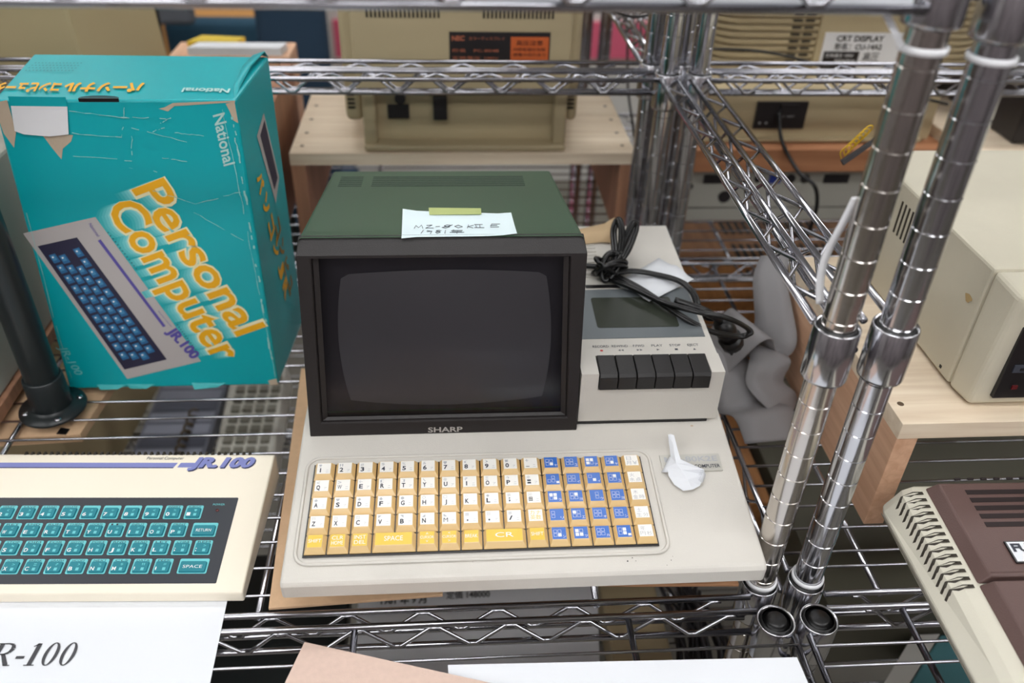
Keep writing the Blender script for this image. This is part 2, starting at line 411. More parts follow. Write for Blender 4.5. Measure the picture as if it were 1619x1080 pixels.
# moulded outline round the keys and the dark key well
def rr(x0, x1, y0, y1, r, n=5):
    out = []
    for cx, cy, a in ((x1-r, y1-r, 0), (x0+r, y1-r, 90), (x0+r, y0+r, 180), (x1-r, y0+r, 270)):
        for k in range(n+1): t = math.radians(a+90*k/n); out.append((cx+r*math.cos(t), cy+r*math.sin(t)))
    return out
m_ = MB(); m_.tube([deck(x, y, .0001) for x, y in rr(-.4095, -.0945, -.0145, .0955, .012)], .0012, 6, closed=True, flat=1.3)
m_.build('key_surround', BEIGE, MZ, MO)
m_ = MB(); m_.slab([deck(-.4030, -.0082, .0004), deck(-.1030, -.0082, .0004), deck(-.1030, .0872, .0004), deck(-.4030, .0872, .0004)], (0, 0, .0006))
m_.build('key_well', INNER, MZ, MO)
P_, QY = .01866, .0188
def key(col, row, span, top, lab, small=None, ink=3, kind=None):
    x0 = -.4022+col*P_; x1 = x0+span*P_; y1 = .0868-row*QY; y0 = y1-QY
    g = .00055; kb = .0006; kh = .0058
    B = [(x0+g, y0+g), (x1-g, y0+g), (x1-g, y1-g), (x0+g, y1-g)]
    T = [(x0+.0027, y0+.0052), (x1-.0035, y0+.0052), (x1-.0035, y1-.0014), (x0+.0027, y1-.0014)]
    Mi = [(x0+g, y0+g), (x1-g, y0+g), (x1-g, y1-g), (x0+g, y1-g)]
    m_ = MB(); B = [(x0+g, y0+g+.0004), (x1-g, y0+g+.0004), (x1-g, y1-g), (x0+g, y1-g)]; Mi = B
    m_.hexa([deck(a, b, kb) for a, b in B], [deck(a, b, .0020) for a, b in Mi], 0)
    m_.add([deck(a, b, .0020) for a, b in Mi]+[deck(a, b, kh) for a, b in T], [(0, 1, 5, 4), (1, 2, 6, 5), (2, 3, 7, 6), (3, 0, 4, 7), (4, 5, 6, 7)], 0)
    q = .00025
    m_.poly([deck(a, b, kh+.00008) for a, b in ((T[0][0]+q, T[0][1]+q), (T[1][0]-q, T[1][1]+q), (T[2][0]-q, T[2][1]-q), (T[3][0]+q, T[3][1]-q))], {'w': 1, 'y': 2, 'b': 4}[top])
    tx0, tx1, ty0, ty1 = T[0][0], T[1][0], T[0][1], T[3][1]; ww = tx1-tx0; hh = ty1-ty0
    def tt(body, fx0, fx1, fy, fh, mi, bold=0, full=False):
        text(m_, body, deck(tx0+fx0*ww, ty0+fy*hh, kh+.0001), deck(tx0+fx1*ww, ty0+fy*hh, kh+.0001), deck(0, fh*hh, 0)-deck(0, 0, 0), mi, .0001, bold, full)
    if kind == 'two':
        ci = 2 if top == 'w' else 5; tt(lab[0], .12, .88, .56, .3, ci); tt(lab[1], .12, .88, .16, .3, ci)
    elif kind == 'one':
        k_ = .08 if span == 1 else .25
        tt(lab, k_, 1-k_, .38 if span == 1 else .34, .28 if span == 1 else .38, 5)
    elif kind == 'cur':
        tt('CURSOR', .04, .96, .42, .22, 5); tt('^' if lab == 'v' else '<', .42, .58, .74, .16, 5, 0, True); tt('v' if lab == 'v' else '>', .42, .58, .12, .16, 5, 0, True)
    elif kind == 'g':   # graphics key: little white boxes
        random.seed(hash((col, row)) % 1000 if False else col*17+row*5)
        a0, b0 = tx0+.12*ww, ty0+.22*hh; s_ = .28*ww
        for i in range(2):
            for j in range(2):
                u, v = a0+i*s_*1.05, b0+j*s_*1.05
                if random.random() < .25:
                    m_.poly([deck(u, v, kh+.0002), deck(u+s_*.85, v, kh+.0002), deck(u+s_*.85, v+s_*.9, kh+.0002), deck(u, v+s_*.9, kh+.0002)], 5)
                elif random.random() < .85:
                    e = .00022
                    for (p, q_, r_, t_) in ((u, v, u+s_*.85, v+e), (u, v+s_*.9-e, u+s_*.85, v+s_*.9), (u, v, u+e, v+s_*.9), (u+s_*.85-e, v, u+s_*.85, v+s_*.9)):
                        m_.poly([deck(p, q_, kh+.0002), deck(r_, q_, kh+.0002), deck(r_, t_, kh+.0002), deck(p, t_, kh+.0002)], 5)
        if lab: tt(lab, .74, .95, .12, .2, 5, 0, True)
    elif kind == 'k':
        for q_, f in zip(lab, ((.15, .5, .52, .34), (.1, .45, .1, .34), (.55, .92, .1, .34))): tt(q_, f[0], f[1], f[2], f[3], 6, 0, True)
    else:
        wd = .30 if lab in 'WM' else .17 if lab == 'J' else (.08 if lab in 'I1' else (.12 if lab in ",.;" else .26))
        full = lab in ',./;-=田'
        tt(lab, .14+(.26-wd)/2, .14+(.26-wd)/2+wd, .16, .36 if lab not in ',.-' else (.16 if lab in ',.' else .05), 3, 0 if lab in 'MJW' else .03, full)
        if small: tt(small, .12, .36, .62, .24, 6, 0, True)
        tt('ア' if (col+row) % 2 else 'ニ', .66, .86, .16, .2, 6, 0, True)
    ob = m_.build('key', [TAN, KWHITE, KYEL, INK, KBLUE, WINK, INKL], MZ, MO, bevel=.0004, seg=1, fix=False)
    if top != 'w': ob['label'] = {'y': 'tan key with yellow top', 'b': 'tan key with blue top'}[top]
rows = ['1234567890-', 'QWERTYUIOP=', 'ASDFGHJKL;田', 'ZXCVBNM,./']
smalls = ["!\"#$%&'()π+", '<>←[]\\@?:↑*', '♠♥♦♣●○□◇◆▦▣', '▤▥▧◤◥◢◣▩▨▦']
kana = ['ャュアヤ', 'ーィイユ', 'ラヨウヨ', 'リエオシ', 'ンッカー']
for r in range(4):
    for c in range(len(rows[r])): key(c, r, 1, 'w', rows[r][c], smalls[r][c])
key(10, 3, 1, 'w', ('カナ', '英数'), kind='two')
for ob in MZ.children:
    pass
for r in range(5):
    for c in range(4): key(11+c, r, 1, 'b', kana[r][c], kind='g')
    key(15, r, 1, 'w', ['日月￥', '火水点', '木金時', '土生分', '年円秒'][r], kind='k')
c = 0
for lab, sp, kd in (('SHIFT', 1, 'one'), (('CLR', 'HOME'), 1, 'two'), (('INST', 'DEL'), 1, 'two'), ('SPACE', 2, 'one'), ('v', 1, 'cur'), ('h', 1, 'cur'), ('BREAK', 1, 'one'), ('CR', 2, 'one'), ('SHIFT', 1, 'one')):
    key(c, 4, sp, 'y', lab, kind=kd); c += sp
# name badge
m_ = MB(); q = [deck(-.0845, .0685), deck(-.0285, .0690), deck(-.0282, .0882), deck(-.0848, .0880)]
m_.slab(q, (0, -.0001, .0012), 0)
text(m_, 'MZ-80K2E', deck(-.081, .0795, .0012), deck(-.031, .0797, .0012), deck(0, .0058)-deck(0, 0), 1, .0002, .02)
text(m_, 'CLEAN COMPUTER', deck(-.0700, .0720, .0012), deck(-.0302, .0722, .0012), deck(0, .0038)-deck(0, 0), 2, .0002, .02)
m_.build('name_badge', [BADGE, INKL, INK], MZ, MO, fix=False)
m_ = MB()
for x, y, s_ in ((-.128, -.0185, .0011), (-.1325, -.0215, .0015), (-.1255, -.0215, .0008), (-.0955, -.022, .0009), (-.0935, -.0185, .0006), (-.100, -.0265, .0007), (-.262, .028-.045, .0006)):
    m_.poly([deck(x+s_*.5*math.cos(a), y+s_*.5*math.sin(a), .00025) for a in (0, 1.1, 2.2, 3.3, 4.4, 5.5)], 0)
m_.poly([deck(-.0456+.0016*math.cos(a), .1235+.0012*math.sin(a), .0002) for a in (0, 1, 2, 3, 4, 5)], 1)
m_.build('dirt_speck', [INNER, TORN], MZ, MO, fix=False)
# monitor
def mf(x, t, d=0):    # point on the tilted front: t 0..1 bottom to top, d depth behind it
    y = .1212+(.1552-.1212)*t; z = .0430+(.2185-.0430)*t
    return Vector((x, y+d*.981, z-d*.192))
def fx(xb, xt, t): return xb+(xt-xb)*t
XL = lambda t: fx(-.4111, -.4080, t); XR = lambda t: fx(-.1585, -.1568, t)
m_ = MB()
A0 = [(-.4054, .162, .2320), (-.1601, .162, .2320), (-.1684, .3590, .2052), (-.3991, .3590, .2052)]
B0 = [(-.4075, .135, .0468), (-.1595, .135, .0468), (-.1684, .375, .0468), (-.3991, .375, .0468)]
m_.add(B0+A0, [(3, 2, 1, 0), (4, 5, 6, 7), (1, 2, 6, 5), (2, 3, 7, 6), (3, 0, 4, 7)], 0)
m_.build('monitor_shell', GREEN, MZ, MO, bevel=.003, seg=2)
m_ = MB()
for k in range(6):
    y = .305+k*.006; z = .2185-.1364*(y-.262)-.0004+.0008
    zz = .232+(.2052-.232)*(y-.162)/(.359-.162)+.0003
    for xa, xb in ((-.388, -.365), (-.355, -.200)): m_.box(xa, xb, y, y+.0016, zz-.0015, zz)
m_.build('monitor_vent', mat('dark_green_slot', (38, 54, 42), .6), MZ, MO)
m_ = MB()   # bezel: outer ring deep box with opening
ti, to = .085, .985
inL = lambda t: fx(-.4000, -.3955, t); inR = lambda t: fx(-.1683, -.1715, t)
o_f = [mf(XL(0), 0), mf(XR(0), 0), mf(XR(1), 1), mf(XL(1), 1)]
i_f = [mf(inL(ti), ti), mf(inR(ti), ti), mf(inR(to), to), mf(inL(to), to)]
i_b = [mf(inL(ti)+.004, ti+.008, .016), mf(inR(ti)-.004, ti+.008, .016), mf(inR(to)-.004, to-.004, .016), mf(inL(to)+.004, to-.004, .016)]
o_b = [Vector((-.4085, .150, .0462)), Vector((-.1590, .150, .0462)), Vector((-.1598, .166, .2322)), Vector((-.4058, .166, .2322))]
m_.add(o_f+i_f+i_b+o_b, [(0, 1, 5, 4), (1, 2, 6, 5), (2, 3, 7, 6), (3, 0, 4, 7), (4, 5, 9, 8), (5, 6, 10, 9), (6, 7, 11, 10), (7, 4, 8, 11), (0, 12, 13, 1), (1, 13, 14, 2), (2, 14, 15, 3), (3, 15, 12, 0)])
bez = m_.build('bezel', BEZEL, MZ, MO, bevel=.0012, seg=2)
m_ = MB()   # inner moulding ledge
s1 = [mf(inL(ti)+.001, ti+.002, .004), mf(inR(ti)-.001, ti+.002, .004), mf(inR(to)-.001, to, .004), mf(inL(to)+.001, to, .004)]
s2 = [mf(inL(ti)+.0055, ti+.016, .006), mf(inR(ti)-.0055, ti+.016, .006), mf(inR(to)-.0055, to, .006), mf(inL(to)+.0055, to, .006)]
m_.add(s1+s2, [(0, 1, 5, 4), (1, 2, 6, 5), (3, 0, 4, 7)]); m_.build('inner_ledge', BEZEL, MZ, MO, solid=.001)
m_ = MB(); bk = [mf(-.400, .06, .030), mf(-.168, .06, .030), mf(-.168, 1.0, .024), mf(-.400, 1.0, .024)]
m_.poly(bk); m_.build('screen_mask', mat('mask_plastic', (60, 59, 66), .4), MZ, MO)
m_ = MB(); rows_ = []   # bulged picture tube
for j in range(17):
    rw = []
    for i in range(21):
        u = i/20*2-1; v = j/16*2-1
        # superellipse squeeze of the corners
        k = 1-.055*(u*u*v*v)**.9
        x = -.2822+.0985*u*k*(1-.012*v*v); t = .495+.385*v*k*(1-.02*u*u)
        d = .0285-.0150*(1-.55*u*u)*(1-.55*v*v)
        
        rw.append(mf(x, t, d))
    rows_.append(rw)
m_.loft(rows_); m_.build('picture_tube', TUBE, MZ, MO)
m_ = MB(); m_.poly([mf(inL(ti)+.005, ti+.014, .0068), mf(inR(ti)-.005, ti+.014, .0068), mf(inR(to)-.005, to-.002, .0068), mf(inL(to)+.005, to-.002, .0068)])
m_.build('smoked_glass', GL, MZ, MO)
m_ = MB(); text(m_, 'SHARP', mf(-.3005, .0135), mf(-.2680, .0135), mf(0, .0430)-mf(0, .0135), 0, .0005, .02); m_.build('lettering', mat('silver_print', (200, 196, 192), .3, .6), MZ, MO, fix=False)
# tape deck
def kd(x, y, h=0): return Vector((x, y, .1049+.0492*(y-.129)+h))
m_ = MB()
m_.prof([(.156, .0480), (.156, kd(0, .156).z), (.395, kd(0, .395).z), (.400, .100), (.400, .0466), (.156, .0466)], -.1590, -.0225)
m_.prof([(.129, .0480), (.129, .0862), (.1565, .0862), (.1565, .0480)], -.1570, -.0215)
m_.prof([(.129, .0862), (.129, .1049), (.1565, .1063), (.1565, .0862)], -.1570, -.1408)
m_.prof([(.129, .0862), (.129, .1049), (.1565, .1063), (.1565, .0862)], -.0345, -.0215)
m_.build('tape_deck_housing', BEIGE, MZ, MO)
m_ = MB(); m_.box(-.158, -.030, .1286, .14, .0448, .0478); m_.build('base_gap', INNER, MZ, MO)
for k in range(6):
    x0 = -.1402+k*.01762; x1 = x0+.0170
    m_ = MB(); m_.prof([(.1300, .0866), (.1265, .0878), (.1262, .1020), (.1290, .1050), (.1540, .1085), (.1555, .1060), (.1555, .0866)], x0+.0002, x1)
    m_.build('tape_key', BLACKK, MZ, MO, bevel=.0007, label=None)
m_ = MB()
for k, (s_, ic) in enumerate((('RECORD', '●'), ('REWIND', '◀◀'), ('F.FWD', '▶▶'), ('PLAY', '▶'), ('STOP', '■'), ('EJECT', '▲'))):
    xc = (-.1336, -.1150, -.0965, -.0785, -.0607, -.0430)[k]; hw = .0078 if k < 2 else .0055
    text(m_, s_, kd(xc-hw, .1682), kd(xc+hw, .1682), kd(0, .0034)-kd(0, 0), 0, .0002, .01)
    w_ = .0015 if len(ic) == 1 else .0028
    text(m_, ic, kd(xc-w_, .1622), kd(xc+w_, .1622), kd(0, .0026)-kd(0, 0), 1 if k == 0 else 0, .0002, 0, True)
m_.build('key_legend', [INK, REDINK], MZ, MO, fix=False)
m_ = MB(); q = [(-.1565, .1815), (-.0278, .1825), (-.0270, .2665), (-.1565, .2640)]
m_.slab([kd(x, y, -.0004) for x, y in q], (0, 0, .0010)); dr = m_.build('cassette_door', PANEL, MZ, MO)
m_ = MB(); m_.slab([kd(x, y, .0003) for x, y in rr(-.1325, -.0497, .1985, .2495, .003, 3)], (0, 0, .0007)); m_.build('door_window', WINDOW, dr, (0, 0, 0)).location = -Vector(MO)
m_ = MB()
for k in range(11):
    y = .288+k*.0072; m_.slab([kd(-.1580, y, .0001), kd(-.1140, y, .0001), kd(-.1140, y+.0034, .0001), kd(-.1580, y+.0034, .0001)], (0, 0, .0010))
m_.build('vent_rib', BEIGE, MZ, MO)
m_ = MB(); m_.slab([kd(-.135, .268, .0), kd(-.098, .268, .0), kd(-.098, .2735, .0), kd(-.135, .2735, .0)], (0, 0, .0006)); m_.build('door_hinge_slot', INNER, MZ, MO)

# handwritten note with tape
def mt(x, y, h=0): return Vector((x, y, .2320-.1360*(y-.162)+h))
m_ = MB()
nr = []
cs = [(-.3177, .1611), (-.2184, .1617), (-.2198, .2221), (-.3201, .2330)]
for j in range(7):
    v = j/6; rw = []
    for i in range(9):
        u = i/8; a = Vector(cs[0]).lerp(Vector(cs[1]), u); b = Vector(cs[3]).lerp(Vector(cs[2]), u); p = a.lerp(b, v)
        y = p[1]+(.004*(abs(u)**8)*(1-v))-(.003 if (u == 0 and v == 0) else 0); lift = .0006+.004*max(0, .25-u)*max(0, v-.4)+.010*(max(0, u-.8))*max(0, .4-v)
        y -= .010*v*(u > .08 and v > .9)*(0 if u > .9 else .35)
        rw.append(mt(p[0], y, lift))
    nr.append(rw)
m_.loft(nr, 0)
ink = lambda pts: m_.tube([mt(-.3076+.0620*x, .1808+.0165*y, .0012) for x, y in pts], .00026, 5, 1)
for st in ([(0, 0), (.02, .45), (.06, .1), (.10, .5), (.12, 0)], [(.17, .45), (.25, .48), (.16, .02), (.27, .05)], [(.30, .25), (.36, .27)],
           [(.52, .42), (.46, .5), (.42, .35), (.50, .2), (.44, 0), (.39, .1), (.50, .35), (.54, .5)], [(.62, .45), (.57, .25), (.62, .02), (.68, .2), (.62, .45)],
           [(.77, .5), (.75, 0)], [(.84, .42), (.76, .2), (.83, 0)], [(.85, .52), (.97, .52)], [(.87, .5), (.88, .05)], [(.93, .5), (.93, .05)], [(.85, .05), (.99, .03)],
           [(1.10, .58), (1.08, .1), (1.2, .12)], [(1.08, .35), (1.18, .36)], [(1.10, .58), (1.22, .58)]): ink(st)
for st in ([(.10, -.75), (.13, -.28)], [(.24, -.45), (.18, -.35), (.18, -.52), (.25, -.42), (.23, -.8)], [(.36, -.3), (.31, -.35), (.37, -.6), (.32, -.78), (.30, -.6), (.38, -.35)], [(.44, -.3), (.43, -.78)],
           [(.56, -.28), (.52, -.42)], [(.54, -.36), (.68, -.36)], [(.53, -.52), (.67, -.52)], [(.50, -.66), (.70, -.64)], [(.61, -.36), (.60, -.82)]): ink(st)
tag(m_.build('handwritten_note', [NOTE, INK]), 'pale blue paper note with handwriting taped on the green monitor top', 'note')
m_ = MB(); m_.slab([mt(-.2950, .2155, .0012), mt(-.2476, .2150, .0016), mt(-.2473, .2335, .0008), mt(-.2962, .2360, .0008)], (0, 0, .00025))
tag(m_.build('tape_strip', TAPE), 'short strip of green masking tape holding the note', 'tape')
# torn paper on the deck
m_ = MB()
rows_ = [[(-.0755, .1010, .0535), (-.0730, .1003, .0545), (-.0700, .0991, .0540)],
         [(-.0757, .0918, .0491), (-.0728, .0890, .0520), (-.0698, .0835, .0506)],
         [(-.0765, .0800, .0452), (-.0738, .0770, .0490), (-.0690, .0730, .0480)],
         [(-.0810, .0700, .0415), (-.0740, .0690, .0470), (-.0610, .0665, .0480)],
         [(-.0815, .0619, .0385), (-.0700, .0630, .0440), (-.0500, .0625, .0450)],
         [(-.0778, .0525, .0362), (-.0660, .0540, .0410), (-.0478, .0600, .0400)],
         [(-.0708, .0464, .0345), (-.0630, .0455, .0365), (-.0546, .0510, .0355)]]
m_.loft(rows_, 0, False)
m_.loft([[(-.0775, .0810, .0440), (-.0750, .0790, .0455)], [(-.0830, .0720, .0400), (-.0790, .0700, .0420)], [(-.0868, .0672, .0382), (-.0815, .0655, .0390)]], 0)
m_.loft([[(-.0500, .0625, .0452), (-.0478, .0600, .0402)], [(-.0515, .0590, .0430), (-.0490, .0575, .0385)], [(-.0560, .0540, .0400), (-.0520, .0530, .0370)]], 0)
for k in range(3): m_.tube([(-.0502-k*.001, .0605-k*.0018, .0450-k*.0006), (-.0535-k*.001, .0600-k*.0018, .0452-k*.0006)], .0002, 4, 1)
tag(m_.build('torn_paper_scrap', [PAPER, INKL], solid=.0002), 'crumpled white torn paper scrap on the name badge', 'paper scrap')

# note, brown paper and mains cable on the tape deck
m_ = MB(); cs = [Vector((-.0454, .3237, 0)), Vector((-.0170, .2779, 0)), Vector((-.0731, .2384, 0)), Vector((-.1031, .2735, 0))]
rw = []
for j in range(7):
    v = j/6; r_ = []
    for i in range(7):
        u = i/6; p = cs[0].lerp(cs[1], u).lerp(cs[3].lerp(cs[2], u), v); r_.append(kd(p.x, p.y, .0012+.004*math.exp(-((u-.55)*6)**2)+.002*u))
    rw.append(r_)
m_.loft(rw); tag(m_.build('folded_paper_note', PAPER, solid=.0002), 'blank white folded paper note lying under the black cable', 'note')
m_ = MB(); m_.loft([[kd(-.157, .345, .0016), kd(-.129, .3520, .0022), kd(-.105, .356, .0024), kd(-.0883, .3527, .0030)], [kd(-.157, .362, .003), kd(-.127, .3700, .003), (-.100, .3710, .1230), (-.0865, .3740, .1240)],
                    [kd(-.157, .375, .003), kd(-.1258, .3832, .004), (-.0983, .3858, .1265), (-.0849, .3931, .1310)]])
tag(m_.build('brown_paper_scrap', mat('kraft_paper', (206, 178, 140), .8), solid=.0003), 'torn brown paper scrap at the back of the tape deck', 'paper scrap')
CB = thing('power_cable', 'black mains cable knotted and looped on the tape deck, with its plug', 'cable', (-.1, .285, .118))
cbo = (-.1, .285, .118)
def flatc(pts, k=7, r=.0022, closed=False):
    m_ = MB(); P = catmull(pts, k, closed)
    N = len(P)
    for sgn in (-1, 1):
        q_ = []
        for i, p in enumerate(P):
            t = (P[min(i+1, N-1)]-P[max(i-1, 0)]).normalized(); sd = t.cross(Vector((0, 0, 1)))
            sd = sd.normalized() if sd.length > .1 else Vector((1, 0, 0))
            q_.append(p+sd*sgn*r*.75)
        m_.tube(q_, r, 8)
    return m_
kp = []
for k in range(90):
    a = k/90*2*PI*6; j = k/90
    kp.append((-.1065+.0145*math.cos(a)*(1-.3*math.sin(a*.37)), .2905+.012*math.sin(a+.5)+.004*math.sin(j*19), .1255+.0095*math.sin(a*1.17+j*5)))
m_ = MB(); m_.tube(catmull(kp, 3), .0024, 8); m_.build('cable_knot', CABLE, CB, cbo)
lps = [[(-.1061, .2899, .1224), (-.0945, .3048, .1332), (-.0905, .3251, .1492), (-.0925, .3400, .1560), (-.0975, .3338, .1446), (-.1000, .3049, .1332), (-.1048, .2867, .1243)],
       [(-.1041, .2898, .1224), (-.0894, .2967, .1378), (-.0744, .3289, .1494), (-.0770, .3337, .1546), (-.0862, .3204, .1439), (-.1011, .2928, .1246)],
       [(-.1103, .2828, .1201), (-.0825, .2864, .1212), (-.0566, .2786, .1209), (-.0360, .2644, .1212), (-.0262, .2474, .1183), (-.0220, .2331, .1096), (-.0120, .2400, .0920), (.0000, .2454, .0860)],
       [(-.1080, .2756, .1177), (-.0885, .2539, .1207), (-.0607, .2274, .1193), (-.0342, .2045, .1232), (.0001, .2059, .1133), (.0237, .2099, .0985), (.0275, .2071, .0933), (.0186, .2087, .0884), (-.0115, .2014, .0990), (-.0354, .2032, .1101), (-.0552, .2199, .1160), (-.0803, .2597, .1169), (-.1030, .2854, .1172)],
       [(-.1570, .2993, .1190), (-.1329, .2959, .1227), (-.1199, .2907, .1245)]]
m_ = MB()
for L_ in lps:
    f_ = flatc(L_); m_.add(f_.v, f_.f, 0, True)
m_.build('cable_loop', CABLE, CB, cbo)
m_ = MB(); m_.tube(catmull([(-.0480, .2350, .1165), (-.0200, .2250, .1110), (-.0020, .2330, .0960), (.0100, .2380, .0820)], 5), .0040, 10)
m_.tube([(.0060, .2360, .088), (.0140, .2380, .076), (.0210, .2400, .064)], [.0085, .0115, .0100], 12)
m_.tube([(.0210, .2400, .064), (.0270, .2430, .054)], [.0130, .0125], 12)
for s_ in (-1, 1): m_.tube([(.0270+s_*.003, .2430+s_*.004, .054), (.0300+s_*.003, .2440+s_*.004, .042)], .0018, 6)
m_.build('plug', RUBBER, CB, cbo)

# ------------------------------------------------------------------ boards and sheets
m_ = MB(); m_.slab([(-.4383, -.0114, SZ+.0003), (-.2883, -.0040, SZ+.0003), (-.2860, .330, SZ+.0003), (-.4570, .330, SZ+.0003)], (0, 0, .003))
tag(m_.build('fibreboard_sheet', MDF, bevel=.0004), 'thin brown fibreboard sheet under the left half of the grey computer', 'board')
m_ = MB(); m_.slab([(-.285, .010, SZ+.0003), (-.120, -.0010, SZ+.0003), (-.0215, -.0050, SZ+.0003), (-.0190, .330, SZ+.0003), (-.285, .330, SZ+.0003)], (0, 0, .003))
tag(m_.build('fibreboard_sheet', mat('fibreboard_dark', (178, 132, 96), .8), bevel=.0004), 'brown fibreboard sheet under the right half of the grey computer', 'board')
def curl(cs, z, n=12, lift=None):
    rw = []
    for j in range(n):
        v = j/(n-1); r_ = []
        for i in range(n):
            u = i/(n-1); p = Vector(cs[0]).lerp(Vector(cs[1]), u).lerp(Vector(cs[3]).lerp(Vector(cs[2]), u), v)
            r_.append((p[0], p[1], z+(lift(u, v) if lift else 0)))
        rw.append(r_)
    return rw
m_ = MB(); m_.loft(curl([(-.790, .030), (-.4765, .020), (-.4690, -.190), (-.785, -.190)], SZ+.0008))
# italic serif lettering R-100
def ser(base, dx, up, glyphs):
    b = Vector(base); X = Vector(dx); Y = Vector(up)
    P = lambda x, y: b+X*(x+.06*y)+Y*y+Vector((0, 0, .0004))
    def strip(pts, ws):
        for i in range(len(pts)-1):
            a, c_ = Vector(pts[i]), Vector(pts[i+1]); d = (c_-a).normalized(); n_ = Vector((-d.y, d.x))
            m_.poly([P(*(a+n_*ws[i]*.75)), P(*(a-n_*ws[i]*.75)), P(*(c_-n_*ws[i+1]*.75)), P(*(c_+n_*ws[i+1]*.75))], 1)
    x = 0
    for g in glyphs:
        if g == '0':
            n = 28
            for k in range(n):
                q = []
                for kk in (k, k+1):
                    t = 2*PI*kk/n; q.append((.24+.23*math.cos(t)+x, .5+.52*math.sin(t))); q.append((.24+.115*math.cos(t)+x, .5+.475*math.sin(t)))
                m_.poly([P(*q[0]), P(*q[2]), P(*q[3]), P(*q[1])], 1)
            x += .58
        elif g == '1':
            strip([(x+.20, .02), (x+.20, .98)], [.10, .10]); strip([(x+.04, .84), (x+.20, .97)], [.03, .05]); strip([(x+.03, .015), (x+.37, .015)], [.03, .03]); x += .50
        elif g == '-':
            strip([(x+.02, .36), (x+.30, .36)], [.08, .08]); x += .38
        elif g == 'R':
            strip([(x+.14, .02), (x+.14, .98)], [.10, .10]); strip([(x, .015), (x+.29, .015)], [.03, .03]); strip([(x, .98), (x+.38, .98)], [.03, .04])
            a = [(x+.38, .98), (x+.52, .92), (x+.57, .76), (x+.50, .58), (x+.36, .51), (x+.17, .50)]; strip(a, [.04, .07, .10, .07, .04, .03])
            strip([(x+.34, .51), (x+.62, .02)], [.08, .10]); strip([(x+.55, .015), (x+.76, .015)], [.03, .03]); x += .80
        elif g == 'J':
            strip([(x+.26, .98), (x+.26, .15), (x+.18, .0), (x+.05, .02)], [.10, .10, .06, .08]); strip([(x+.1, .98), (x+.42, .98)], [.03, .03]); x += .46
ser((-.6660, -.0550, SZ+.0010), (.0243, -.0009, 0), (.0006, .0208, 0), 'JR-100')
tag(m_.build('paper_sign', [PAPER, PAPERG], fix=False), 'white paper sign with large italic serif print in front of the cream keyboard computer', 'sign')
m_ = MB(); m_.loft(curl([(-.2840, -.0719), (.0069, -.0788), (.0160, -.285), (-.275, -.282)], SZ+.0008))
tag(m_.build('blank_sheet', PAPER), 'blank white sheet on the front wire shelf, overlapped by the pinkish board', 'paper')
m_ = MB(); m_.slab([(-.4023, -.0484, SZ+.0035), (-.4660, -.270, SZ+.0035), (-.250, -.290, SZ+.0035), (-.205, -.1062, SZ+.0035)], (0, 0, .0028))
tag(m_.build('fibreboard_sheet', MDFP, bevel=.0004), 'pinkish fibreboard sheet at the bottom, lying over the blank white sheet', 'board')
m_ = MB(); m_.box(-.470, -.018, -.0080, -.0070, .4625, .4925)
tag(m_.build('card_strip', PAPER), 'bright white card strip standing behind the top shelf front rods', 'card')

# ------------------------------------------------------------------ cream keyboard computer
JO = (-.4605, -.0015, SZ+.0010)
JR = thing('keyboard_computer', 'cream keyboard computer with teal keys on a black panel, at lower left', 'computer', JO, -.04)
jz = lambda y: .0124+.1331*y
def jp(x, y, h=0): return Vector((x, y, jz(y)+h))
m_ = MB(); m_.prof([(0, .0), (-.0008, .002), (0, .0110), (.0020, jz(.002)), (.150, jz(.150)), (.1535, jz(.150)-.003), (.1535, .0)], -.300, 0)
jb = m_.build('case', CREAM, JR, bevel=.0018, seg=3)
m_ = MB(); m_.slab([jp(x, y, -.0006) for x, y in rr(-.275, -.0245, .0085, .0985, .001, 2)], (0, 0, .0010)); m_.build('key_panel', JPANEL, JR)
m_ = MB()
q0 = [jp(-.290, .1345, .00005), jp(-.0950, .1345, .00005), jp(-.0925, .1400, .00005), jp(-.290, .1400, .00005)]
m_.slab(q0, (0, 0, .0002), 0)
m_.slab([jp(-.290, .1335, .00002), jp(-.0955, .1335, .00002), jp(-.0950, .1345, .00002), jp(-.290, .1345, .00002)], (0, 0, .0001), 1)
m_.slab([jp(-.0915, .1345, .00005), jp(-.0780, .1345, .00005), jp(-.0745, .1400, .00005), jp(-.0895, .1400, .00005)], (0, 0, .0002), 0)
def shear_text(body, x0, x1, y, hgt, mi, sh=.25, lift=.0003, bold=.05, dy=0):
    text(m_, body, jp(x0, y+dy, lift), jp(x1, y+dy, lift), jp(sh*hgt, hgt)-jp(0, 0), mi, .0001, bold)
shear_text('JR.100', -.0795, -.0190, .1345, .0112, 1, .35, .00025, .06, -.0007)
shear_text('JR.100', -.0805, -.0200, .1348, .0112, 0, .35, .0006, .055)
shear_text('Personal Computer', -.1240, -.0880, .1440, .0034, 2, .2, .0003, 0)
m_.build('case_print', [PURPLE, NAVYINK, INK], JR, fix=False)
m_ = MB()
for x0, n in ((-.0995, 13), (-.245, 26)):
    for k in range(n): m_.box(x0+k*.0061, x0+k*.0061+.0022,   .1503, .1545, jz(.150)-.006, jz(.150)+.0001)
m_.build('vent_slot', NECD, JR)
